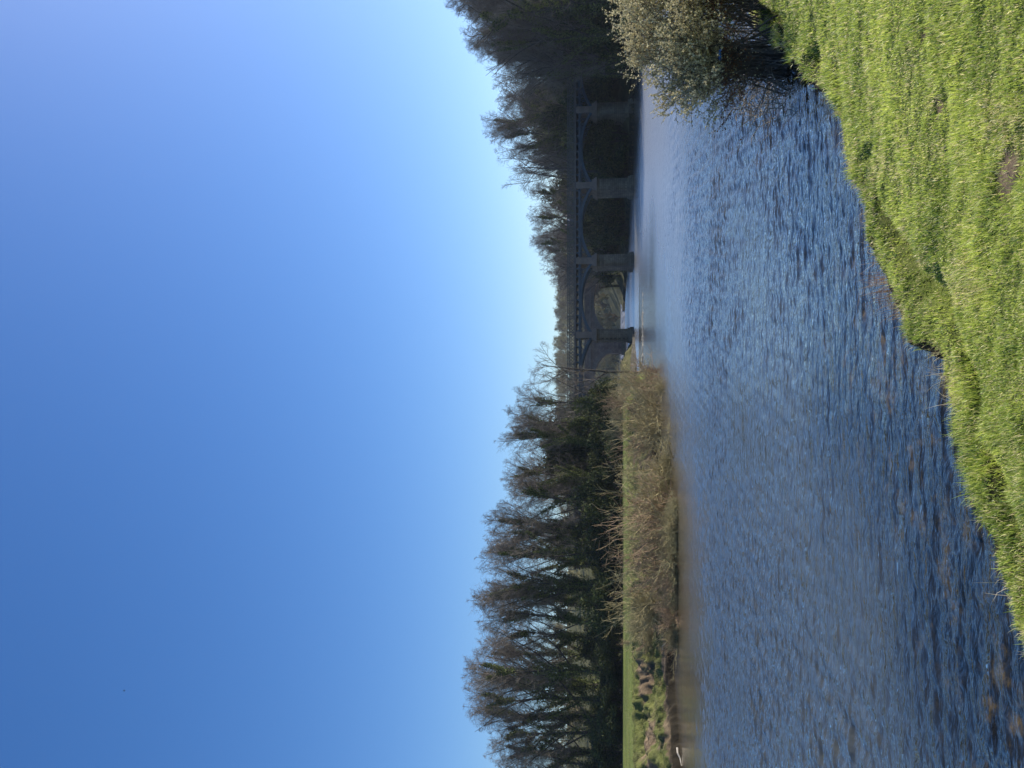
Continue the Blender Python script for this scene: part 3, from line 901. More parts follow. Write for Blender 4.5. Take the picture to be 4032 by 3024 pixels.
# ------------------------------------------------------------------ bare deciduous trees
def tree_proto(seed, H=24.0, trunk_r=0.36, fork=0.30, limbs=7, spread=0.42, up=0.16, dens=(10, 10, 7), width=1.0, ivy=1.0, ivy_top=0.55, lean=0.03, twr=0.0095, cw=0.22, clow=0.24):
    rng = np.random.default_rng(seed)
    thick, fine, ivy_pts = [], [], []
    ec = np.array([0, 0, H * (0.5 + clow / 2)]); er = np.array([cw * H, cw * H, H * (0.5 - clow / 2)])
    lump = rng.random(6) * 6.28
    def bulge(v):
        a = math.atan2(v[1], v[0]); b = math.asin(max(-1, min(1, v[2])))
        return 1 + 0.12 * math.sin(3 * a + lump[0] + 2 * b) + 0.09 * math.sin(5 * a + lump[1] - 3 * b) + 0.07 * math.sin(7 * b + lump[2] + 2 * a)
    def reach(p, d):
        o = (p - ec) / er; e = d / er
        A = e @ e; B = o @ e; C_ = o @ o - 1
        disc = B * B - A * C_
        if disc <= 0: return 0.0
        t = (-B + math.sqrt(disc)) / A
        if t <= 0: return 0.0
        return t * bulge(unit((p + d * t - ec) / er))
    def grow(p, d, length, r, level, nseg, r_end):
        pts = [p.copy()]; dirs = [d.copy()]; rs = [r]
        for i in range(nseg):
            jit = [0.05, 0.10, 0.16, 0.22, 0.25][level]
            d = unit(d + rng.normal(size=3) * jit + np.array([0, 0, up * (0.55, 0.45, 0.5, 0.3, 0.2)[level]]))
            if level >= 2:
                o_ = (p + d * length / nseg - ec) / er
                if o_ @ o_ > 1.16: break
            p = p + d * length / nseg
            rr = r + (r_end - r) * (i + 1) / nseg
            s = (*pts[-1], *p, rs[-1], rr)
            (thick if level <= 1 else fine).append(s)
            pts.append(p.copy()); dirs.append(d.copy()); rs.append(rr)
        if len(pts) == 1:
            pts.append(pts[0] + d * 0.05); dirs.append(d)
        while len(dirs) < nseg + 1: dirs.append(dirs[-1])
        return pts, dirs, rs
    def at(pts, t):
        f = t * (len(pts) - 1); i = min(int(f), len(pts) - 2); u = f - i
        return pts[i] * (1 - u) + pts[i + 1] * u
    def child_dir(d, ang):
        q = rng.normal(size=3); q -= d * np.dot(q, d); q = unit(q)
        return unit(d * math.cos(ang) + q * math.sin(ang))
    ntr = 2 if rng.random() < 0.35 else 1
    for tr in range(ntr):
        d0 = unit(np.array([rng.normal() * lean + (0.10 if tr else 0), rng.normal() * lean, 1.0]))
        Ht = H * (0.84 if tr == 0 else 0.7)
        tp, td, trr = grow(np.array([0.5 * tr, 0, -0.4]), d0, Ht, trunk_r * (1 - 0.3 * tr), 0, 9, 0.05)
        for t in np.linspace(0.02, ivy_top + 0.1, 40): ivy_pts.append((at(tp, t), trunk_r * 2.2 + 0.35 * (1 - t)))
        nl = limbs if tr == 0 else limbs - 2
        for i in range(nl + 3):
            t = fork + (0.96 - fork) * (i + rng.random() * 0.7) / (nl + 3)
            p = at(tp, t)
            ang = spread * (1.25 - 0.6 * t) * rng.uniform(0.7, 1.25)
            r1 = trunk_r * 0.42 * (1.1 - 0.75 * t)
            d1 = child_dir(unit(td[min(int(t * 9), 8)]), ang)
            d1 = unit(d1 * np.array([width, width, 1]))
            L1 = max(min(reach(p, unit(d1 + np.array([0, 0, 0.15]))), H * 0.6) * rng.uniform(0.82, 0.98), 1.2)
            lp, ld, lr = grow(p, d1, L1, r1, 1, 6, 0.025)
            if rng.random() < 0.65 * ivy:
                for t2 in np.linspace(0.0, min(1, ivy_top), 12): ivy_pts.append((at(lp, t2), 0.38 * (1 - t2) + 0.14))
            for j in range(dens[0]):
                t2 = 0.15 + 0.85 * (j + rng.random()) / dens[0]
                d2 = child_dir(ld[min(int(t2 * 6), 5)], rng.uniform(0.45, 1.05))
                L2 = (0.12 * H + 0.12 * L1) * (1.2 - 0.5 * t2) * rng.uniform(0.65, 1.1)
                L2 = min(L2, max(reach(at(lp, t2), d2) * 0.92, 0.7))
                sp_, sd, sr = grow(at(lp, t2), d2, L2, 0.036 * (1.2 - t2) + 0.014, 2, 4, twr)
                for k in range(dens[1]):
                    t3 = 0.12 + 0.88 * (k + rng.random()) / dens[1]
                    d3 = child_dir(sd[min(int(t3 * 4), 3)], rng.uniform(0.4, 1.15))
                    L3 = max(L2 * 0.42, 0.7) * (1.15 - 0.5 * t3) * rng.uniform(0.7, 1.2)
                    q_, qd, _ = grow(at(sp_, t3), d3, L3, twr * 1.25, 3, 2, twr * 0.8)
                    for m_ in range(dens[2]):
                        t4 = 0.1 + 0.9 * (m_ + rng.random()) / dens[2]
                        d4 = child_dir(qd[min(int(t4 * 2), 1)], rng.uniform(0.4, 1.3))
                        grow(at(q_, t4), d4, max(L3 * 0.5, 0.35) * rng.uniform(0.6, 1.2), twr * 0.85, 4, 1, twr * 0.45)
    P = {'trunk': seg_mesh('trunk', thick, 7, M['dark_bark']), 'crown': seg_mesh('crown', fine, 3, M['twig'])}
    if ivy > 0:
        C = []
        n_each = int(52 * ivy)
        for (c, rad_) in ivy_pts:
            o = rng.normal(size=(n_each, 3)); o /= np.linalg.norm(o, axis=1, keepdims=True)
            C.append(c + o * rad_ * rng.uniform(0.45, 1.25, (n_each, 1)) * np.array([1, 1, 1.3]))
        C = np.concatenate(C)
        sh = rng.random((len(C), 1))
        colr = np.array([[0.035, 0.052, 0.018]]) * (1 - sh) + np.array([[0.20, 0.23, 0.075]]) * sh
        P['ivy'] = leaf_mesh('ivy', C, rng.uniform(0.11, 0.23, len(C)), colr, rng, M['leaf'])
    return P

PROTO = {
    'fan': tree_proto(1, 25, 0.40, 0.22, 10, 0.62, 0.13, cw=0.27, clow=0.20),
    'broom': tree_proto(2, 25, 0.42, 0.26, 10, 0.52, 0.13, ivy=1.0, ivy_top=0.5, cw=0.23, clow=0.22),
    'tall': tree_proto(3, 26, 0.36, 0.34, 10, 0.50, 0.12, ivy=1.2, ivy_top=0.62, cw=0.18, clow=0.26),
    'wide': tree_proto(4, 22, 0.40, 0.22, 10, 0.80, 0.08, ivy=0.6, ivy_top=0.42, cw=0.32, clow=0.2),
    'slim': tree_proto(5, 23, 0.26, 0.28, 9, 0.50, 0.12, ivy=0.8, ivy_top=0.45, cw=0.19, clow=0.28),
    'open': tree_proto(6, 20, 0.22, 0.28, 5, 0.65, 0.10, dens=(8, 7, 5), ivy=0.0, cw=0.25, clow=0.3),
    'round': tree_proto(7, 20, 0.38, 0.22, 10, 0.85, 0.06, ivy=0.5, ivy_top=0.4, cw=0.36, clow=0.16),
}

def plant_tree(kind, x, y, z, h, label, group, rz=None, wide=1.0, rnd=random.Random(77)):
    pr = PROTO[kind]
    base_h = {'fan': 25, 'broom': 25, 'tall': 26, 'wide': 22, 'slim': 23, 'open': 20, 'round': 20}[kind]
    o = empty('bare_tree' if kind in ('open',) else 'ivy_clad_tree' if kind in ('broom', 'tall') else 'deciduous_tree', (x, y, z), rnd.uniform(0, 6.28) if rz is None else rz)
    s = h / base_h
    o.scale = (s * wide, s * wide, s)
    for part, me in pr.items():
        c = bpy.data.objects.new(part, me); c.parent = o; col.objects.link(c)
    tag(o, label, 'tree', group)
    return o

def ground_z(x, y):
    return float(terrain(np.array([x]), np.array([y]))[0])

def tree_by_px(kind, U, Vtop, Y, label, group, wide=1.0, z=None):
    X = at_y(U, Vtop, Y)[0]
    g = ground_z(X, Y) if z is None else z
    top = at_y(U, Vtop, Y)[2]
    return plant_tree(kind, X, Y, g - 0.1, top - g, label, group, wide=wide)

GL = 'row of tall bare trees behind the far meadow'
left_trees = [
    (1469, 2040, 113, 'open', 1.0, 'thin leafless tree standing alone in front of the iron bridge, nearest the river gap'),
    (1566, 2012, 110, 'slim', 1.1, 'rounded bare tree just left of the thin one, overlapping the bridge end'),
    (1640, 1976, 118, 'slim', 1.05, 'third tree from the bridge, slim trunk with a domed twig crown'),
    (1694, 2005, 128, 'slim', 1.0, 'shorter slim tree tucked between the domed tree and the tall pointed one'),
    (1753, 1946, 116, 'tall', .85, 'tall pointed tree with a straight ivy-covered trunk right of the bushes gap'),
    (1832, 1998, 132, 'wide', .8, 'low spreading tree filling the dip left of the tall pointed tree'),
    (1875, 1965, 121, 'fan', .8, 'fan-shaped bare tree above the short green rise of meadow'),
    (1920, 1972, 127, 'broom', .75, 'dark ivy-clad tree pressed against the left of the fan-shaped tree'),
    (1992, 1962, 118, 'wide', .85, 'leaning many-limbed tree at the middle of the row'),
    (2066, 1884, 124, 'broom', .75, 'tallest tree of the middle group with a dense ivy column'),
    (2112, 1905, 134, 'slim', .9, 'twin slim trunks standing just left of the dense ivy column'),
    (2168, 1892, 120, 'fan', .8, 'bare tree with one thick bent lower limb showing against the sky'),
    (2224, 1872, 129, 'tall', .8, 'ivy-covered tree left of the bent-limbed tree'),
    (2306, 1846, 122, 'broom', .85, 'broad twiggy tree above the tallest riverbank bush'),
    (2380, 1838, 130, 'tall', .9, 'very tall domed tree left of the broad twiggy one'),
    (2440, 1868, 121, 'slim', .95, 'slim tree with pale green sunlit ivy on its trunk'),
    (2490, 1888, 126, 'slim', .95, 'slim tree with sunlit ivy edge beside a bright gap of sky'),
    (2560, 1862, 136, 'fan', .75, 'bare tree with crossing lower limbs right of the biggest crown'),
    (2620, 1822, 121, 'fan', .9, 'right half of the biggest rounded crown in the row'),
    (2668, 1816, 130, 'broom', .85, 'tree at the centre of the biggest rounded crown'),
    (2728, 1820, 122, 'fan', .85, 'left half of the biggest rounded crown, bare fan of limbs'),
    (2784, 1834, 132, 'tall', .9, 'ivy-clad tree at the left shoulder of the biggest crown'),
    (2852, 1880, 121, 'wide', .85, 'open spreading tree left of the biggest crown with sky showing through'),
    (2940, 1930, 128, 'fan', .8, 'lower bare tree second from the left end of the row'),
    (3006, 1960, 120, 'wide', .8, 'lowest tree at the very left end of the row'),
    (3085, 1930, 126, 'broom', .9, 'tree beyond the left end of the row, mostly outside the picture'),
]
for (py, V, Y, kind, wd, lab) in left_trees:
    tree_by_px(kind, 3024 - py, V, Y, lab, GL, 0.35 + 0.75 * wd)

GR = 'dark bare trees on the shaded right bank'
right_trees = [
    (-10, 1790, 138, 'tall', 1.3, 'ivy column behind the tallest dark tree at the right edge'),
    (80, 1830, 140, 'broom', 1.1, 'dark tree behind the spreading one near the right edge'),
    (145, 1880, 136, 'tall', 1.2, 'ivy-clad tree filling the dark mass below the skyline step'),
    (205, 1935, 140, 'broom', 1.1, 'low dark tree directly right of the hidden bridge end'),
    (262, 1960, 154, 'tall', 1.3, 'thick ivy tree behind the right end of the visible bridge'),
    (-130, 1700, 112, 'fan', 1.0, 'tree beyond the right edge of the picture on the shaded bank'),
    (-40, 1738, 124, 'broom', 1.0, 'tallest dark tree at the right edge of the picture'),
    (40, 1768, 116, 'wide', 1.0, 'spreading dark tree at the right edge with fine drooping twigs'),
    (112, 1800, 128, 'broom', .95, 'dense dark tree second in from the right edge of the picture'),
    (170, 1850, 119, 'fan', .9, 'dark tree at the step down in the right-hand skyline'),
    (238, 1892, 130, 'wide', .9, 'dark tree with twisted limbs right of the bridge end'),
    (255, 1925, 124, 'round', .8, 'round crowned dark tree hiding the right end of the iron bridge'),
    (322, 1990, 130, 'tall', .7, 'ivy-clad dark tree whose foliage meets the iron bridge parapet'),
]
for (py, V, Y, kind, wd, lab) in right_trees:
    tree_by_px(kind, 3024 - py, V, Y, lab, GR, wd)
GB = 'bare trees on the slope behind the iron bridge'
back_trees = [
    (345, 1935, 168, 'round', 1.0, 'rounded grey-brown crown behind the ivy at the right bridge end'),
    (430, 1912, 160, 'wide', 1.1, 'broad hazy crown above the first iron bridge pier from the right'),
    (482, 1890, 172, 'fan', 1.0, 'highest hazy crown behind the right half of the iron bridge'),
    (545, 1925, 162, 'fan', .95, 'fan of thin limbs leaning left behind the second bridge span'),
    (600, 2000, 178, 'tall', .9, 'dark pine-like tree showing sky between its stems'),
    (650, 2050, 185, 'broom', .9, 'dark ivy tree behind the forked tree'),
    (700, 1942, 160, 'open', 1.1, 'black forked bare tree standing clear of the others behind the bridge'),
    (748, 1965, 176, 'open', .95, 'smaller bare tree just left of the forked tree'),
    (800, 2058, 196, 'wide', 1.0, 'first low crown left of the forked trees above the parapet'),
    (850, 2070, 186, 'fan', .9, 'crown with golden lower foliage above the walkers on the bridge'),
    (905, 2076, 204, 'round', 1.0, 'round crown left of the walkers, bluish with haze'),
    (955, 2082, 190, 'fan', .9, 'fan-shaped crown above the middle of the iron bridge'),
    (1005, 2092, 210, 'wide', 1.0, 'spreading crown at the left end of the higher skyline behind the bridge'),
    (1050, 2128, 196, 'round', .9, 'lower reddish-brown crown where the skyline drops'),
    (1090, 2148, 222, 'round', .9, 'small rounded crown on the falling skyline'),
    (1130, 2186, 236, 'wide', .9, 'lowest crown before the far wood begins behind the bridge'),
]
for (py, V, Y, kind, wd, lab) in back_trees:
    tree_by_px(kind, 3024 - py, V, Y, lab, GB, wd)

# ------------------------------------------------------------------ evergreen thickets
def thicket_mesh(seed, n=5200, dark=1.0, ls=(0.10, 0.22)):
    rng = np.random.default_rng(seed)
    lobes = []
    for i in range(16):
        a = rng.random() * 6.28; rr = math.sqrt(rng.random()) * 2.6
        lobes.append((rr * math.cos(a), rr * math.sin(a), rng.uniform(0.6, 4.3) * (1 - 0.10 * rr), rng.uniform(0.6, 1.25)))
    C = []
    for (x, y, z, r_) in lobes:
        o = rng.normal(size=(n // 16, 3)); o /= np.linalg.norm(o, axis=1, keepdims=True)
        C.append(np.array([x, y, z]) + o * r_ * rng.uniform(0.35, 1.15, (n // 16, 1)))
    C = np.concatenate(C); C[:, 2] = np.abs(C[:, 2])
    sh = rng.random((len(C), 1)) ** 1.5
    colr = (np.array([[0.028, 0.042, 0.016]]) * (1 - sh) + np.array([[0.11, 0.125, 0.042]]) * sh) * dark
    leaves = leaf_mesh('foliage', C, rng.uniform(*ls, len(C)), colr, rng, M['leaf'])
    segs = []
    for (x, y, z, r_) in lobes:
        p = np.array([x * 0.3, y * 0.3, -0.3]); q = np.array([x * 0.7, y * 0.7, z * 0.55]); e = np.array([x, y, z + r_ * 0.8])
        segs.append((*p, *q, 0.06, 0.04)); segs.append((*q, *e, 0.04, 0.015))
        for k in range(10):
            o = unit(rng.normal(size=3)); segs.append((*e, *(e + o * r_ * 1.3), 0.014, 0.006))
    stems = seg_mesh('stems', segs, 4, M['dark_bark'])
    return {'foliage': leaves, 'stems': stems}
THICK = [thicket_mesh(21), thicket_mesh(22, 5200, 0.85), thicket_mesh(23, 5200, 1.15)]

def place(protos, name, x, y, z, s, label, cat, group, sz_=1.0, rz=0.0):
    o = empty(name, (x, y, z), rz); o.scale = (s, s, s * sz_)
    for part, me in protos.items():
        c = bpy.data.objects.new(part, me); c.parent = o; col.objects.link(c)
    return tag(o, label, cat, group)

rnd = random.Random(5)
def mesh_np(me):
    n = len(me.vertices); co = np.zeros(n * 3, np.float32); me.vertices.foreach_get('co', co)
    nl = len(me.loops); vi = np.zeros(nl, np.int32); me.loops.foreach_get('vertex_index', vi)
    c = None
    if 'tint' in me.color_attributes:
        c = np.zeros(n * 4, np.float32); me.color_attributes['tint'].data.foreach_get('color', c); c = c.reshape(-1, 4)[:, :3]
    else:
        c = np.tile(np.array([[0.06, 0.05, 0.04]], np.float32), (n, 1))
    return co.reshape(-1, 3), vi.reshape(-1, 4), c
_cache = {}
def merge(name, items, mat, label, cat):
    """one mesh of many overlapping shrubs that read as one mass; items: (proto dict, x, y, z, s, sz, rz)"""
    V, Q, C_ = [], [], []; off = 0
    for (pr, x, y, z, s_, sz_, rz) in items:
        c, sn = math.cos(rz), math.sin(rz)
        for me in pr.values():
            if me.name not in _cache: _cache[me.name] = mesh_np(me)
            co, q, cc = _cache[me.name]
            p = np.stack([(co[:, 0] * c - co[:, 1] * sn) * s_ + x, (co[:, 0] * sn + co[:, 1] * c) * s_ + y, co[:, 2] * s_ * sz_ + z], 1)
            V.append(p); Q.append(q + off); C_.append(cc); off += len(p)
    me = arrays_mesh(name, np.concatenate(V), [np.concatenate(Q)], colors=np.concatenate(C_))
    return tag(link_mesh(name, me, None, mat), label, cat, kind='stuff')
items = []
for i in range(40):
    py = 1590 + i * 39
    Y = [112, 122, 133, 117, 128][i % 5] + (0 if py > 1700 else -2)
    X = at_y(3024 - py, 2400, Y)[0]
    items.append((THICK[i % 3], X, Y, ground_z(X, Y) - 0.2, rnd.uniform(1.0, 1.5), rnd.uniform(0.45, 1.15), rnd.uniform(0, 6)))
for py in (1690, 1715, 1745, 1775, 1800, 1825, 1860):
    X = at_y(3024 - py, 2400, 131)[0]
    items.append((THICK[py % 3], X, 131, ground_z(X, 131) - 0.2, 1.7, 1.75, rnd.uniform(0, 6)))
merge('meadow_edge_undergrowth', items, M['leaf'], 'dark ivy-tangled undergrowth below the row of trees beyond the meadow', 'undergrowth')
items = []
for i in range(50):
    py = -110 + (i % 10) * 54 + rnd.uniform(-12, 12)
    Y = 120 + (i // 10) * 7 + rnd.uniform(-2, 2)
    if py > 310 and Y < 147: continue
    X = at_y(3024 - py, 2400, Y)[0]
    if terrain(np.array([X]), np.array([Y]))[0] < 0.5: continue
    items.append((THICK[i % 3], X, Y, ground_z(X, Y) - 0.2, rnd.uniform(1.4, 2.3), rnd.uniform(0.9, 1.7), rnd.uniform(0, 6)))
for i in range(26):
    py = 400 + (i % 13) * 24; Y = 147 + (i // 13) * 9 + rnd.uniform(-2, 3)
    X = at_y(3024 - py, 2400, Y)[0]
    if terrain(np.array([X]), np.array([Y]))[0] < 0.4: continue
    items.append((THICK[i % 3], X, Y, ground_z(X, Y) - 0.2, rnd.uniform(1.1, 1.7), rnd.uniform(0.8, 1.5), rnd.uniform(0, 6)))
merge('shaded_bank_undergrowth', items, M['leaf'], 'dark overhanging shrubs massed on the shaded right bank beside the bridge', 'undergrowth')
items = []
for i in range(64):
    py = 380 + (i % 16) * 48 + rnd.uniform(-12, 12)
    Y = 158 + (i // 16) * 16 + (py - 380) * 0.055 + rnd.uniform(-3, 3)
    X = at_y(3024 - py, 2400, Y)[0]
    if terrain(np.array([X]), np.array([Y]))[0] < 0.5 or 219 < Y < 246: continue
    items.append((THICK[i % 3], X, Y, ground_z(X, Y) - 0.2, rnd.uniform(1.3, 2.2), rnd.uniform(1.0, 1.8), rnd.uniform(0, 6)))
merge('wooded_slope_undergrowth', items, M['leaf'], 'dim leafy undergrowth on the wooded slope behind the iron bridge', 'undergrowth')

# ------------------------------------------------------------------ twiggy riverbank bushes
def bush_proto(seed, Hh=3.6, Wd=2.6, stems=34, c0=(0.15, 0.12, 0.065), c1=(0.44, 0.375, 0.19), r0=0.028, droop=0.03):
    rng = np.random.default_rng(seed)
    segs = []; cols = []
    def add(p, q, a, b, s):
        segs.append((*p, *q, a, b)); t = rng.random() * 0.6 + s * 0.4
        cols.append(np.array(c0) * (1 - t) + np.array(c1) * t)
    for i in range(stems):
        a = rng.random() * 6.28; tilt = abs(rng.normal()) * 0.55
        d = unit(np.array([math.cos(a) * math.sin(tilt), math.sin(a) * math.sin(tilt), math.cos(tilt)]))
        Ls = Hh * rng.uniform(0.6, 1.08) * (1 - 0.18 * min(tilt, 1.2))
        p = np.array([rng.normal() * Wd * 0.16, rng.normal() * Wd * 0.16, -0.15])
        n = 6
        for k in range(n):
            d = unit(d + rng.normal(size=3) * 0.12 + np.array([math.cos(a) * 0.05, math.sin(a) * 0.05, 0.04 - droop * k]))
            q = p + d * Ls / n
            add(p, q, r0 * (1 - k / n) + 0.007, r0 * (1 - (k + 1) / n) + 0.006, k / n)
            for c in range(3 if k > 0 else 1):
                dd = unit(d + rng.normal(size=3) * 0.5)
                ll = Ls * 0.26 * rng.uniform(0.5, 1.2)
                s0 = p + (q - p) * rng.random(); m1 = s0 + dd * ll * 0.5; dd2 = unit(dd + np.array([0, 0, 0.18]) + rng.normal(size=3) * 0.15); m2 = m1 + dd2 * ll * 0.5
                add(s0, m1, 0.009, 0.007, 0.7); add(m1, m2, 0.007, 0.004, 1.0)
                for e in range(3):
                    de = unit(dd2 + rng.normal(size=3) * 0.55); s1 = s0 + (m2 - s0) * rng.uniform(0.3, 1)
                    add(s1, s1 + de * ll * 0.4, 0.006, 0.003, 1.0)
            p = q
    return {'twigs': seg_mesh('twigs', segs, 3, M['scrub'], cols)}
BUSH = [bush_proto(31), bush_proto(32, 3.4, 3.0, 38, droop=0.05), bush_proto(33, 3.8, 2.2, 32, (0.17, 0.12, 0.08), (0.40, 0.28, 0.17)), bush_proto(34, 3.0, 3.6, 42, (0.15, 0.13, 0.07), (0.42, 0.38, 0.20), droop=0.07)]
GU = 'brown leafless bushes along the far riverbank'
# (photo row py, base V, top V, proto, width factor, label)
bushes = [
    (1528, 2535, 2425, 0, 1.2, 'olive bush on the very tip of the bank behind the reddish one'),
    (1592, 2530, 2415, 2, 1.2, 'low brown bush hiding the grassy rise at the tip of the bank'),
    (1500, 2556, 2440, 2, 1.2, 'reddish bush at the right tip of the far bank, overhanging the water'),
    (1560, 2545, 2405, 3, 1.3, 'pale brown bush behind the reddish one at the tip of the bank'),
    (1625, 2560, 2392, 0, 1.3, 'tallest bush of the clump at the right tip of the bank'),
    (1690, 2566, 2380, 1, 1.3, 'wide bush with arching pale stems at the left of the tip clump'),
    (1745, 2560, 2395, 2, 1.0, 'dark twiggy bush where the tip clump ends beside the mown rise'),
    (1900, 2600, 2420, 3, 1.2, 'low bush at the right end of the long brown thicket'),
    (1955, 2600, 2345, 0, 1.1, 'upright bush whose top crosses the dark tree trunks, right part of the long thicket'),
    (2010, 2604, 2315, 1, 1.1, 'highest bush of the long brown thicket'),
    (2070, 2610, 2335, 2, 1.2, 'broad bush left of the highest one in the long thicket'),
    (2125, 2610, 2350, 0, 1.0, 'pale-stemmed bush in the middle of the long thicket'),
    (2180, 2612, 2400, 3, 1.2, 'low dense bush left of the pale-stemmed bush'),
    (2240, 2612, 2380, 2, 0.9, 'thin bush standing up in front of the meadow edge'),
    (2350, 2600, 2368, 0, 1.3, 'large rounded bush by itself above the debris at the waterline'),
    (2405, 2600, 2372, 1, 1.1, 'large bush with feathery tips joined to the rounded bush'),
    (2470, 2590, 2395, 3, 1.1, 'yellowish bush at the left end of the bushes'),
    (2535, 2560, 2425, 2, 0.8, 'last small bush before the eroded grassy bank'),
]
for (py, Vb, Vt, k, wd, lab) in bushes:
    P = at_z(3024 - py, Vb, 0.6)
    if P[1] > 75: P = at_z(3024 - py, 2552, 0.3)
    g = ground_z(P[0], P[1])
    top = at_y(3024 - py, Vt, P[1])[2]
    s = (top - g) / (3.8 if py < 1760 or 2330 < py < 2480 else 4.2)
    place(BUSH[k], 'leafless_bush', P[0], P[1], g, s * wd, lab, 'bush', GU, 1.0 / wd, rnd.uniform(0, 6))
items = []
for i in range(90):
    py = 1830 + (i % 42) * 17.5 + rnd.uniform(-10, 10) if i < 84 else 1480 + (i - 84) * 50
    Vb = rnd.choice([2636, 2628, 2616, 2602]) - (0 if py > 2000 else 25) - (0 if py > 1800 else 25)
    if 1770 < py < 1865 and Vb < 2600: continue
    P = at_z(3024 - py, Vb, 0.5)
    g = ground_z(P[0], P[1])
    if g < -0.3:
        P[1] += 1.2; g = max(ground_z(P[0], P[1]), 0.0)
    items.append((BUSH[[3, 1, 3, 2][i % 4]], P[0], P[1], g - 0.1, rnd.uniform(0.24, 0.46) * 1.5, 0.62, rnd.uniform(0, 6)))
merge('riverbank_brambles', items, M['scrub'], 'tangled sunlit brambles and dead stems covering the face of the far riverbank', 'brambles')
GW = 'scrub in front of the left bridge end'
for i, (py, lab) in enumerate(((1500, 'grey scrub bush directly under the thin bare tree by the bridge end'), (1540, 'scrub bush second from the bridge in the strip behind the tip clump'), (1590, 'scrub bush at the foot of the rounded tree near the bridge'),
                               (1640, 'scrub bush below the domed slim tree'), (1700, 'scrub bush nearest the tall pointed tree behind the tip clump'))):
    X = at_y(3024 - py, 2400, 100 + 2 * i)[0]
    place(BUSH[i % 4], 'leafless_bush', X, 100 + 2 * i, ground_z(X, 100 + 2 * i), rnd.uniform(0.8, 1.2), lab, 'bush', GW, 1.0, rnd.uniform(0, 6))

# ------------------------------------------------------------------ far wood (one mass)
def far_wood():
    rng = np.random.default_rng(90)
    segs = []; cols = []
    def one(x, y, z, H):
        base = np.array([x, y, z]); t = rng.random()
        c = np.array([0.17, 0.13, 0.095]) * (1 - t) + np.array([0.36, 0.32, 0.16]) * t
        top = base + np.array([rng.normal() * 0.5, rng.normal() * 0.5, H * 0.7])
        segs.append((*base, *top, 0.28, 0.08)); cols.append(c * 0.7)
        for i in range(13):
            u = rng.uniform(0.2, 1); p = base + (top - base) * u
            a = rng.random() * 6.28; d = unit(np.array([math.cos(a) * 0.8, math.sin(a) * 0.8, 0.9]))
            l = H * 0.36 * rng.uniform(0.6, 1.1) * (1.25 - 0.6 * u)
            q = p + d * l; segs.append((*p, *q, 0.08, 0.03)); cols.append(c)
            for k in range(12):
                s = p + (q - p) * rng.uniform(0.25, 1); e = s + unit(d + rng.normal(size=3) * 0.7) * l * 0.42
                segs.append((*s, *e, 0.05, 0.025)); cols.append(c)
                for m_ in range(3):
                    s2 = s + (e - s) * rng.uniform(0.3, 1); e2 = s2 + unit(rng.normal(size=3) + np.array([0, 0, 0.5])) * l * 0.2
                    segs.append((*s2, *e2, 0.04, 0.02)); cols.append(c)
    n = 0
    while n < 420:
        y = rng.uniform(300, 620)
        x = (rng.uniform(-0.62, 0.40) if n % 3 == 0 else rng.uniform(-0.10, 0.20)) * y
        if inside(np.array([x]), np.array([y]), RIVER)[0] or (y < 310 and x > -30): continue
        one(x, y, ground_z(x, y) - 0.5, rng.uniform(9, 15)); n += 1
    m3 = 0
    while m3 < 85:
        y = rng.uniform(180, 290); x = rng.uniform(-140, -12)
        if inside(np.array([x]), np.array([y]), RIVER)[0] or 222 < y < 244: continue
        one(x, y, ground_z(x, y) - 0.4, rng.uniform(6, 10)); m3 += 1
    m2 = 0
    while m2 < 130:
        y = rng.uniform(258, 420); x = rng.uniform(-0.22, 0.20) * y
        if inside(np.array([x]), np.array([y]), RIVER)[0]: continue
        one(x, y, ground_z(x, y) - 0.4, rng.uniform(4, 9)); m2 += 1
    me = seg_mesh('far_wood', segs, 3, M['scrub'], cols)
    return link_mesh('far_wood', me, None, None)
tag(far_wood(), 'hazy brown wood on the hill beyond both bridges', 'wood', kind='stuff')

# ------------------------------------------------------------------ grass blades
def blades(name, X, Y, Z, length, width, colors, rng, mat, lean=0.45, wind=(-0.25, 0.1), curl=0.5):
    n = len(X)
    a = rng.random(n) * 2 * math.pi
    tl = np.abs(rng.normal(size=n)) * lean
    dx = np.cos(a) * tl + wind[0] * rng.random(n); dy = np.sin(a) * tl + wind[1] * rng.random(n)
    nrm = np.sqrt(dx * dx + dy * dy + 1)
    D = np.stack([dx / nrm, dy / nrm, 1 / nrm], 1)
    b = rng.random(n) * 2 * math.pi
    S = np.stack([np.cos(b), np.sin(b), np.zeros(n)], 1) * (width / 2)[:, None]
    P = np.stack([X, Y, Z], 1)
    L_ = length[:, None]
    mid = P + D * L_ * 0.55
    D2 = D + np.stack([dx * curl, dy * curl, -np.full(n, 0.28) * curl], 1) * 1.6
    tip = mid + D2 / np.linalg.norm(D2, axis=1, keepdims=True) * L_ * 0.5
    V = np.stack([P - S, P + S, mid + S * 0.75, mid - S * 0.75, tip], 1).reshape(-1, 3)
    i0 = np.arange(n)[:, None] * 5
    Q = i0 + np.array([[0, 1, 2, 3]]); T = i0 + np.array([[3, 2, 4]])
    me = arrays_mesh(name, V, [Q, T], colors=np.repeat(colors, 5, axis=0))
    me.materials.append(mat)
    return me

def grass_color(rng, n, x, y):
    t = np.clip(0.5 + 0.55 * fbm(x * 1.6, y * 1.6, 201, 3) + rng.normal(size=n) * 0.28, 0, 1)[:, None]
    c = np.array([[0.085, 0.13, 0.018]]) * (1 - t) + np.array([[0.36, 0.40, 0.085]]) * t
    u = (rng.random(n) < 0.15 + 0.25 * sstep(0.15, 0.5, fbm(x * 2.3, y * 2.3, 207, 2)))[:, None]
    c = np.where(u, np.array([[0.48, 0.42, 0.22]]) * rng.uniform(0.5, 1.15, (n, 1)), c)
    v = (rng.random(n) < 0.05)[:, None]
    return np.where(v, np.array([[0.09, 0.15, 0.05]]), c) * 1.8

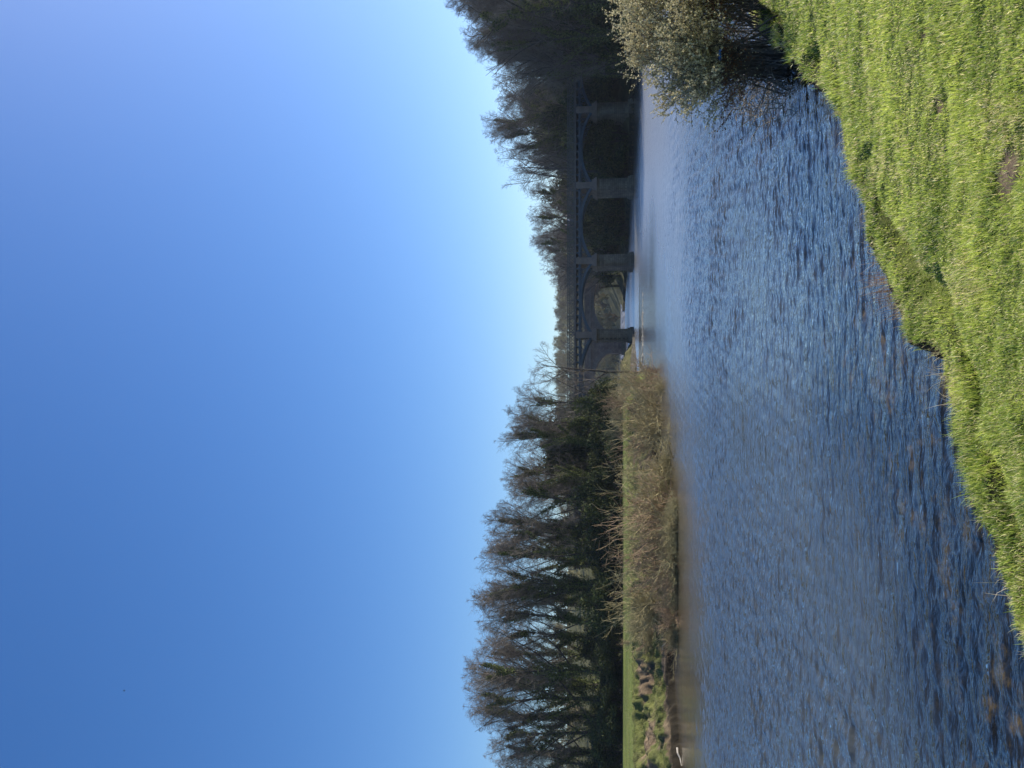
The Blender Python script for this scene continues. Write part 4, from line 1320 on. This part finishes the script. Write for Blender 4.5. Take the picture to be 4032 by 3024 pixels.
rng = np.random.default_rng(300)
n0 = 900000
th = np.radians(rng.uniform(-37, 37, n0)); rr_ = 3.2 * (28 / 3.2) ** rng.random(n0)
X = rr_ * np.sin(th); Y = rr_ * np.cos(th)
z, d, ls_, soil, bed, wild = terrain(X, Y, True)
keep = (~ls_) & (d > -0.03) & (rng.random(n0) > soil * 0.93)
X, Y, z, d = X[keep], Y[keep], z[keep], d[keep]; rr_ = rr_[keep]; n = len(X)
clump = 0.55 + 0.95 * np.clip(fbm(X * 3.0, Y * 3.0, 211, 4) + 0.25, 0, 1.3) + 0.9 * sstep(0.25, 0.5, fbm(X * 1.2, Y * 1.2, 212, 2))
edge = np.exp(-(d / 0.35) ** 2)
length = 0.043 * clump * rng.uniform(0.6, 1.5, n) * (rr_ / 5) ** 0.25 * (1 + 0.45 * edge)
width = 0.0052 * rng.uniform(0.6, 1.4, n) * np.maximum(rr_ / 4.5, 0.8) ** 0.75
me = blades('grass', X, Y, z - 0.005, length, width, grass_color(rng, n, X, Y), rng, M['grass'], 0.62)
tag(link_mesh('grass', me), kind='stuff')
# straw coloured long grass along the lip of the near bank
n0 = 110000
th = np.radians(rng.uniform(-37, 37, n0)); rr_ = 4 * (30 / 4) ** rng.random(n0)
X = rr_ * np.sin(th); Y = rr_ * np.cos(th)
z, d, ls_, soil, bed, wild = terrain(X, Y, True)
pf = sstep(0.05, 0.4, fbm(X * 1.1, Y * 1.1, 221, 2) + 0.12)
keep = (~ls_) & (d > -0.10) & (d < 0.42) & (rng.random(n0) < pf * np.exp(-(d / 0.22) ** 2) + 0.03)
X, Y, z = X[keep], Y[keep], z[keep]; n = len(X); rr_ = rr_[keep]
t = rng.random((n, 1))
colr = np.array([[0.55, 0.46, 0.26]]) * t + np.array([[0.20, 0.20, 0.08]]) * (1 - t)
me = blades('dry_bank_grass', X, Y, z - 0.01, rng.uniform(0.05, 0.17, n), 0.0048 * np.maximum(rr_ / 6, 0.8), colr, rng, M['drygrass'], 0.8, (-0.5, 0.4), 0.8)
tag(link_mesh('dry_bank_grass', me), kind='stuff')
# rough grass and straw on the face of the far bank and the meadow lip
n0 = 420000
n0 = 520000
th = np.radians(rng.uniform(-30, 6, n0)); rr_ = rng.uniform(38, 112, n0)
X = rr_ * np.sin(th); Y = rr_ * np.cos(th)
z, d, ls_, soil, bed, wild = terrain(X, Y, True)
tuss = fbm(X * 1.2, Y * 1.2, 231, 3)
keep = ls_ & (d > 0.15) & ((d < 8.5) | (rng.random(n0) < 0.35)) & (rng.random(n0) > soil * 0.85) & ((tuss > -0.05) | (d > 6) | (rng.random(n0) < 0.25))
X, Y, z, d, tuss = X[keep], Y[keep], z[keep], d[keep], tuss[keep]; n = len(X)
t = np.clip(0.45 + 0.9 * fbm(X * 0.5, Y * 0.5, 233, 3) + rng.normal(size=n) * 0.2 + 0.25 * (d > 6.0), 0, 1)[:, None]
colr = np.array([[0.30, 0.24, 0.12]]) * (1 - t) + np.array([[0.11, 0.155, 0.032]]) * t
ln = np.where(d > 6.5, 0.05 + 0.05 * (tuss > 0.2), 0.13 + 0.22 * np.clip(tuss, 0, 1)) * rng.uniform(0.6, 1.4, n)
me = blades('far_bank_grass', X, Y, z - 0.02, ln, rng.uniform(0.010, 0.022, n), colr, rng, M['drygrass'], 0.7, (-0.4, -0.3), 0.8)
tag(link_mesh('far_bank_grass', me), kind='stuff')

# stones, reeds, litter -------------------------------------------------
def near_pt(U, V):
    z = 1.0
    for _ in range(12):
        P = at_z(U, V, z); z = ground_z(P[0], P[1])
    return P
for (U, V, s, lab, sd) in ((3024 - 1060, 3819, 0.032, 'pale flat stone lying in the grass, larger of the two pale stones', 5),
                           (3024 - 1158, 3835, 0.022, 'small pale pebble in the grass left of the larger stone', 8),
                           (3024 - 582, 3733, 0.028, 'dark brown clod in the grass above the bare patch', 11)):
    P = near_pt(U, V)
    me = rock_mesh('stone', sd, s * 1.3, s, s * 0.6)
    me.materials.append(M['pebble'] if sd != 11 else M['dark_bark'])
    o = link_mesh('stone' if sd != 11 else 'clod', me); o.location = (P[0], P[1], P[2] + s * 0.55)
    tag(o, lab, 'stone' if sd != 11 else 'clod')

def tuft(name, x, y, z, n, L_, w, rng, lab, cat, spread=0.12, colr=((0.42, 0.30, 0.15), (0.25, 0.13, 0.06)), lean=0.22, group=None):
    X = x + rng.normal(size=n) * spread; Y = y + rng.normal(size=n) * spread * 0.6
    t = rng.random((n, 1)); c = np.array([colr[0]]) * t + np.array([colr[1]]) * (1 - t)
    me = blades(name, X - x, Y - y, np.zeros(n), L_ * rng.uniform(0.5, 1.15, n), np.full(n, w), c, rng, M['drygrass'], lean, (-0.25, 0.2), 0.45)
    o = link_mesh(name, me); o.location = (x, y, z)
    return tag(o, lab, cat, group)
for (U, V, n, ln, lab) in ((3024 - 1105, 3490, 60, 0.34, 'clump of brown dead reeds standing in the water at the notch in the near bank'),
                           (3024 - 1165, 3530, 45, 0.28, 'reddish reed stems at the waterline left of the larger reed clump'),
                           (3024 - 1195, 3548, 22, 0.24, 'few thin reed stems at the left end of the reed patch')):
    P = at_z(U, V, 0.05)
    tuft('reed_clump', P[0], P[1], -0.05, n, ln + 0.12, 0.006, rng, lab, 'reeds', 0.14, group='dead reeds at the near bank')
for (U, V, ln, lab) in ((3024 - 690, 3352, 0.55, 'two long pale grass stalks leaning over the water, nearest the willow'),
                        (3024 - 1490, 3700, 0.35, 'short spray of pale stalks bent over the water at the middle of the near bank'),
                        (3024 - 1600, 3750, 0.35, 'thin straw stalks left of the middle of the near bank'),
                        (3024 - 1925, 3800, 0.30, 'pale stalks poking out over the lower near bank'),
                        (3024 - 2280, 3930, 0.30, 'three straw stalks near the lower end of the near bank'),
                        (3024 - 2570, 4015, 0.25, 'last bent straw stalk at the bottom left of the grass')):
    P = at_z(U, V, 0.36)
    tuft('straw_stalks', P[0], P[1], ground_z(P[0], P[1]) - 0.02, 6, ln, 0.006, rng, lab, 'grass stalks', 0.05, ((0.55, 0.47, 0.30), (0.42, 0.34, 0.2)), 0.75, 'straw stalks along the near bank')

# ------------------------------------------------------------------ willow bushes on the near bank
def willow(seed, root, tips, Hh, nst, name, label, n_leaf=11, group=None):
    rng = np.random.default_rng(seed)
    segs = []; leaves = []; lcol = []; dead = []
    for i in range(nst):
        tx, ty, tz = tips[rng.integers(len(tips))]
        tgt = np.array([tx, ty, tz]) + rng.normal(size=3) * np.array([0.38, 0.5, 0.24])
        tgt[2] = max(tgt[2], 0.5)
        p = np.array([rng.normal() * 0.35, rng.normal() * 0.35, -0.2])
        n = 7
        ctrl = np.array([tgt[0] * 0.32, tgt[1] * 0.32, tgt[2] * 0.78]) + rng.normal(size=3) * 0.12
        prev = p; r = rng.uniform(0.011, 0.022)
        for k in range(1, n + 1):
            u = k / n
            q = (1 - u) ** 2 * p + 2 * u * (1 - u) * ctrl + u * u * tgt + rng.normal(size=3) * 0.03
            segs.append((*prev, *q, r * (1.08 - u) + 0.0025, r * (1.08 - (k + 1) / n if k < n else 0.0) + 0.0022))
            if u > 0.3:
                for c in range(4):
                    s0 = prev + (q - prev) * rng.random()
                    d = unit(unit(q - prev) + rng.normal(size=3) * 0.55)
                    l = rng.uniform(0.18, 0.45)
                    e = s0 + d * l
                    segs.append((*s0, *e, 0.0032, 0.0014))
                    for m_ in range(n_leaf):
                        leaves.append(s0 + (e - s0) * rng.random() + rng.normal(size=3) * 0.012)
                    for g in range(3):
                        s2 = s0 + (e - s0) * rng.random(); e2 = s2 + unit(d + rng.normal(size=3) * 0.6) * l * 0.45
                        segs.append((*s2, *e2, 0.002, 0.001))
                        for m_ in range(5): leaves.append(s2 + (e2 - s2) * rng.random() + rng.normal(size=3) * 0.008)
            prev = q
    o = empty(name, root)
    C = np.array(leaves)
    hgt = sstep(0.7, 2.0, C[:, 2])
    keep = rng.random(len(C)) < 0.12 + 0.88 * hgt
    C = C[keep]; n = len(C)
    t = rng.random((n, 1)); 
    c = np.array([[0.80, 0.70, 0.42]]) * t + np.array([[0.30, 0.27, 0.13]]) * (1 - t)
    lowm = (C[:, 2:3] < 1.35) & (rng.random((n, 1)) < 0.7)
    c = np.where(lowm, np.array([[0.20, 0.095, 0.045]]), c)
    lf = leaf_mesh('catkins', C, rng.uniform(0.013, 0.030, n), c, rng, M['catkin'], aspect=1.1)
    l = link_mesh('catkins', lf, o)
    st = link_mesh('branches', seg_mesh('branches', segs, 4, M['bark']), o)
    return tag(o, label, 'willow bush', group)
rootA = near_pt(2850, 3055); rootA = np.array([rootA[0] - 0.05, rootA[1] + 0.6, 0.05])
YA = rootA[1]
def rel(U, V, dy=0.0):
    P = at_y(2900 + (U - 2900) * 0.88 + 25, V + 12, YA + dy); return (P[0] - rootA[0], P[1] - rootA[1], P[2] - rootA[2])
tipsA = [rel(2560, 2640), rel(2530, 2720, -.5), rel(2620, 2590, .4), rel(2680, 2560), rel(2740, 2540, .6), rel(2800, 2520), rel(2860, 2500, .4), rel(2920, 2500, -.3), rel(2620, 2760, -.6),
         rel(2700, 2650, -.6), rel(2780, 2680, -.9), rel(2860, 2640, -.9), rel(2590, 2860, -.4), rel(2660, 2840, -.8), rel(2900, 2720, -1.0), rel(2640, 2690, .3), rel(2720, 2760, -.3)]
willow(401, tuple(rootA), tipsA, 3.2, 130, 'willow_bush', 'pale catkin-covered willow bush leaning left over the water from the near bank', 6, 'willows on the near bank')
rootB = rootA + np.array([1.7, 0.9, 0.25])
tipsB = [(x_, y_, z_) for x_, y_, z_ in ((-1.2, -.4, 2.6), (-0.6, -.9, 2.9), (0, -.2, 3.1), (0.5, -.6, 3.0), (1.0, .2, 2.8), (-0.9, -1.2, 1.9), (-0.2, -1.5, 2.1), (.6, -1.4, 1.9), (1.5, 0, 2.2), (-1.5, -.6, 1.8))]
willow(402, tuple(rootB), tipsB, 3.2, 95, 'willow_bush', 'willow bush with dense pale catkins cut off by the right edge of the picture', 9, 'willows on the near bank')
# roots and dead brush under the willows
rng = np.random.default_rng(55)
segs = []
for i in range(260):
    U = rng.uniform(2560, 3020); V = rng.uniform(2880, 3060) + (3024 - U) * 0.10
    P = at_z(U, V, 0.15)
    p = np.array([P[0], P[1] + 0.25, rng.uniform(0.02, 0.35)])
    d = unit(rng.normal(size=3) * np.array([1, 1, 0.5]))
    for k in range(6):
        q = p + d * rng.uniform(0.08, 0.17); segs.append((*p, *q, 0.009 * (1 - k / 7) + 0.002, 0.009 * (1 - (k + 1) / 7) + 0.002))
        p = q; d = unit(d + rng.normal(size=3) * 0.45 + np.array([0, 0, -0.1 if p[2] > 0.3 else 0.12]))
me = seg_mesh('dead_brush', segs, 4, M['pale_twig'])
tag(link_mesh('dead_brush', me), 'tangle of grey dead roots and brush under the willows at the waterline', 'brush')
# young conifer behind
rng = np.random.default_rng(56)
segs = []; lv = []
for b in range(60):
    z_ = 0.3 + 3.1 * b / 60; a = b * 2.4; l = 0.9 * (1 - b / 66) + 0.1
    p = np.array([0, 0, z_]); e = p + np.array([math.cos(a) * l, math.sin(a) * l, 0.18 * l])
    segs.append((*p, *e, 0.012, 0.004))
    for k in range(60):
        u = rng.random(); lv.append(p + (e - p) * u + rng.normal(size=3) * 0.035)
segs.append((0, 0, -0.2, 0, 0, 3.5, 0.04, 0.008))
cp = near_pt(2985, 2950); XC = at_y(2925, 2500, YA + 2.6)
o = empty('young_conifer', (XC[0], YA + 2.6, 0.1))
lv = np.array(lv); t = rng.random((len(lv), 1))
link_mesh('needles', leaf_mesh('needles', lv, rng.uniform(0.03, 0.05, len(lv)), np.array([[0.03, 0.06, 0.03]]) * t + np.array([[0.07, 0.11, 0.05]]) * (1 - t), rng, M['leaf'], aspect=0.4), o)
link_mesh('stem', seg_mesh('stem', segs, 5, M['bark']), o)
tag(o, 'dark green feathery young conifer rising behind the willow bush', 'conifer')

def sheet_scrap(name, P, s, colr, lab, cat, seed):
    r_ = np.random.default_rng(seed)
    n = 9; v = []; f = []
    for j in range(n):
        for i in range(n):
            v.append(((i / 8 - .5) * s + r_.normal() * s * .04, (j / 8 - .5) * s * .35 + r_.normal() * s * .04, s * 0.16 * math.sin(i * 1.3 + seed) * math.cos(j * 1.1) + r_.normal() * s * 0.03 + (0.25 - ((i / 8 - .5) ** 2)) * s * .5))
    for j in range(n - 1):
        for i in range(n - 1):
            f.append((j * n + i, j * n + i + 1, (j + 1) * n + i + 1, (j + 1) * n + i))
    m_, nt_, p_ = new_mat(name + '_plastic'); p_.inputs['Base Color'].default_value = (*colr, 1); p_.inputs['Roughness'].default_value = 0.4
    o = link_mesh(name, arrays_mesh(name, v, [np.array(f)], smooth=True), None, m_)
    sol = o.modifiers.new('thick', 'SOLIDIFY'); sol.thickness = s * 0.02
    o.location = P
    return tag(o, lab, cat)
P = at_y(3024 - 215, 2838, YA - 0.9)
sheet_scrap('plastic_bag', tuple(P), 0.2, (0.05, 0.16, 0.42), 'scrap of blue plastic caught low in the willow bush', 'litter', 2)
P = at_z(3024 - 2138, 2618, 0.1); sheet_scrap('white_litter', (P[0], P[1] + .4, ground_z(P[0], P[1] + .4) + 0.15), 0.3, (0.8, 0.8, 0.78), 'small white scrap of litter at the foot of the long thicket', 'litter', 3)
P = at_z(3024 - 2375, 2628, 0.1); sheet_scrap('plastic_sheet', (P[0], P[1] + .5, 0.35), 0.75, (0.20, 0.27, 0.24), 'crumpled grey-green plastic sheet at the waterline below the rounded bush', 'litter', 4)
P = at_z(3024 - 2352, 2634, 0.1); sheet_scrap('white_litter', (P[0], P[1] + .4, 0.2), 0.32, (0.85, 0.82, 0.75), 'whitish crumpled litter beside the plastic sheet', 'litter', 6)
# driftwood
def stick(name, pts, r, lab, cat='driftwood', mat=M['wood'], group=None):
    segs = [(*pts[i], *pts[i + 1], r * (1 - i / len(pts)) + 0.006, r * (1 - (i + 1) / len(pts)) + 0.006) for i in range(len(pts) - 1)]
    return tag(link_mesh(name, seg_mesh(name, segs, 7, mat)), lab, cat, group)
A_ = at_z(3024 - 2945, 2671, 0.12); B_ = at_z(3024 - 3015, 2683, 0.02)
stick('driftwood', [tuple(A_ + [0, 0, .06]), tuple(A_ * .7 + B_ * .3 + [0, -.05, .08]), tuple(A_ * .4 + B_ * .6), tuple(B_)], 0.055, 'bleached white driftwood log at the waterline at the far left')
A_ = at_z(3024 - 2520, 2636, 0.15); 
for k_, (dx, dy, dz, lab) in enumerate(((1.3, .3, .1, 'pale bare stick lying along the waterline under the last small bush'), (-.9, .35, .35, 'short pale stick slanting out of the mud below the eroded bank'))):
    stick('driftwood', [tuple(A_), tuple(A_ + np.array([dx * .5, dy * .4, dz + .08])), tuple(A_ + np.array([dx, dy, dz]))], 0.035, lab)

# ------------------------------------------------------------------ birds
def bird(P, s, az, lab):
    mb = MB()
    n = 8; prof = [(-.5, .01), (-.3, .06), (0, .10), (.25, .08), (.4, .055), (.5, .01)]
    v = []; f = []
    for (x, r) in prof:
        for k in range(n):
            a = 2 * math.pi * k / n; v.append((x * s, r * s * math.cos(a), r * s * math.sin(a)))
    for j in range(len(prof) - 1):
        for k in range(n):
            f.append((j * n + k, j * n + (k + 1) % n, (j + 1) * n + (k + 1) % n, (j + 1) * n + k))
    mb.add(v, f)
    for sg in (-1, 1):
        w = [(.15, .05, .03), (-.15, .05, .03), (-.12, .5, .22), (.12, .5, .25), (-.22, 1.05, .12), (-.05, 1.0, .14)]
        vv = [(x * s, sg * y * s, (z + dz) * s) for dz in (0, .02) for x, y, z in w]
        mb.add(vv, [(0, 1, 2, 3), (3, 2, 4, 5), (6, 9, 8, 7), (9, 11, 10, 8), (0, 3, 9, 6), (1, 7, 8, 2), (3, 5, 11, 9), (2, 8, 10, 4), (4, 10, 11, 5)])
    mb.add([(-.45 * s, -.03 * s, 0), (-.45 * s, .03 * s, 0), (-.75 * s, .1 * s, 0), (-.75 * s, -.1 * s, 0.01 * s)], [(0, 1, 2, 3)])
    o = mb.build('bird', M['dark_bark']); o.location = P; o.rotation_euler = (0.2, 0, az)
    return tag(o, lab, 'bird')
bird(tuple(at_y(3024 - 2719, 490, 95)), 0.30, 0.3, 'dark bird flying high in the sky on the left')
bird(tuple(at_y(3024 - 1279, 1387, 130)), 0.22, 0.9, 'tiny bird in the open sky above the iron bridge')

# ------------------------------------------------------------------ people on the bridge
def person(x, y, z, face, coat, trousers, hair, lab, lean=0.0):
    root = empty('person', (x, y, z), face)
    J = {'pel': (0, 0, .95), 'wst': (0, .01, 1.10), 'chs': (0, 0, 1.32), 'nck': (0, 0, 1.47), 'hd0': (0, .01, 1.56), 'hd1': (0, .02, 1.66), 'hd2': (0, .0, 1.74),
         'shl': (.19, 0, 1.40), 'ell': (.25, .06, 1.14), 'wrl': (.20, .22, .98), 'hal': (.19, .30, .97), 'shr': (-.19, 0, 1.40), 'elr': (-.25, -.04, 1.14), 'wrr': (-.24, .08, .92), 'har': (-.24, .12, .84),
         'hpl': (.10, 0, .88), 'knl': (.11, .10 + lean, .50), 'anl': (.11, .04 + lean, .09), 'tol': (.12, .20 + lean, .04), 'hpr': (-.10, 0, .88), 'knr': (-.11, -.02, .50), 'anr': (-.11, -.16, .10), 'tor': (-.12, -.01, .04)}
    Rr = {'pel': .14, 'wst': .125, 'chs': .15, 'nck': .055, 'hd0': .075, 'hd1': .098, 'hd2': .07, 'shl': .065, 'ell': .046, 'wrl': .03, 'hal': .035, 'shr': .065, 'elr': .046, 'wrr': .03, 'har': .035,
          'hpl': .09, 'knl': .06, 'anl': .04, 'tol': .035, 'hpr': .09, 'knr': .06, 'anr': .04, 'tor': .035}
    E = [('pel', 'wst'), ('wst', 'chs'), ('chs', 'nck'), ('nck', 'hd0'), ('hd0', 'hd1'), ('hd1', 'hd2'), ('chs', 'shl'), ('shl', 'ell'), ('ell', 'wrl'), ('wrl', 'hal'), ('chs', 'shr'), ('shr', 'elr'), ('elr', 'wrr'), ('wrr', 'har'),
         ('pel', 'hpl'), ('hpl', 'knl'), ('knl', 'anl'), ('anl', 'tol'), ('pel', 'hpr'), ('hpr', 'knr'), ('knr', 'anr'), ('anr', 'tor')]
    def grow(name, keys, k, mat):
        ks = [a for a in J if a in keys]; ix = {a: i for i, a in enumerate(ks)}
        me = bpy.data.meshes.new(name); me.from_pydata([J[a] for a in ks], [(ix[a], ix[b]) for a, b in E if a in ix and b in ix], [])
        o = link_mesh(name, me, root, mat)
        sk = o.modifiers.new('skin', 'SKIN'); sub = o.modifiers.new('sub', 'SUBSURF'); sub.levels = 1; sub.render_levels = 2
        for i, a in enumerate(ks):
            v = me.skin_vertices[0].data[i]; v.radius = (Rr[a] * k, Rr[a] * k); v.use_root = (i == 0)
        return o
    skin = M.get('skin') or simple_mat('skin', (0.45, 0.27, 0.19), (0.55, 0.34, 0.25), 5, 0.6); M['skin'] = skin
    grow('body', set(J), 1.0, skin)
    grow('coat', {'pel', 'wst', 'chs', 'shl', 'ell', 'wrl', 'shr', 'elr', 'wrr'}, 1.17, coat)
    grow('trousers', {'pel', 'hpl', 'knl', 'anl', 'hpr', 'knr', 'anr'}, 1.15, trousers)
    v = []; n = 14; f = []
    for j in range(8):
        ph = math.pi * 0.60 * j / 7
        for i in range(n):
            th = 2 * math.pi * i / n; v.append((.112 * math.sin(ph) * math.cos(th), -.02 + .12 * math.sin(ph) * math.sin(th), 1.665 + .125 * math.cos(ph)))
    for j in range(7):
        for i in range(n): f.append((j * n + i, (j + 1) * n + i, (j + 1) * n + (i + 1) % n, j * n + (i + 1) % n))
    link_mesh('hair', arrays_mesh('hair', v, [np.array(f)], smooth=True), root, hair)
    mb = MB(); mb.box(-.012, .012, .105, .135, 1.62, 1.66).box(-.045, -.02, .098, .112, 1.665, 1.68).box(.02, .045, .098, .112, 1.665, 1.68).box(-.025, .025, .095, .108, 1.585, 1.595)
    mb.build('face_features', skin, root)
    return tag(root, lab, 'person', 'people crossing the iron bridge')
cmat = lambda n_, c: simple_mat(n_, tuple(k * .85 for k in c), c, 6, 0.85)
dark = cmat('dark_cloth', (0.03, 0.035, 0.05)); white = cmat('white_cloth', (0.75, 0.76, 0.78)); grey = cmat('grey_cloth', (0.10, 0.12, 0.16)); hairm = cmat('fair_hair', (0.35, 0.27, 0.18)); hair2 = cmat('grey_hair', (0.45, 0.43, 0.40))
zd = Z_DECK_T
person(bx(3024 - 832), YB + 2.6, zd, 1.5, dark, dark, hairm, 'person in dark clothes walking on the iron bridge, rightmost of the three')
person(bx(3024 - 854), YB + 1.4, zd, 1.5, white, grey, hairm, 'person in a white top on the iron bridge, middle of the three', 0.1)
person(bx(3024 - 873), YB + 1.8, zd, 1.5, grey, dark, hair2, 'pale-haired person in grey on the iron bridge, leftmost of the three')

# ------------------------------------------------------------------ air
HZ = MB().box(-700, 420, -8, 660, -3, 46)
m = bpy.data.materials.new('haze'); m.use_nodes = True
nt = m.node_tree; nt.nodes.remove(nt.nodes['Principled BSDF'])
pv = N(nt, 'ShaderNodeVolumePrincipled')
pv.inputs['Color'].default_value = (0.72, 0.83, 1.0, 1)
pv.inputs['Density'].default_value = 0.00011
pv.inputs['Anisotropy'].default_value = 0.35
nt.links.new(pv.outputs[0], nt.nodes['Material Output'].inputs['Volume'])
hz = tag(HZ.build('haze', m), kind='stuff')
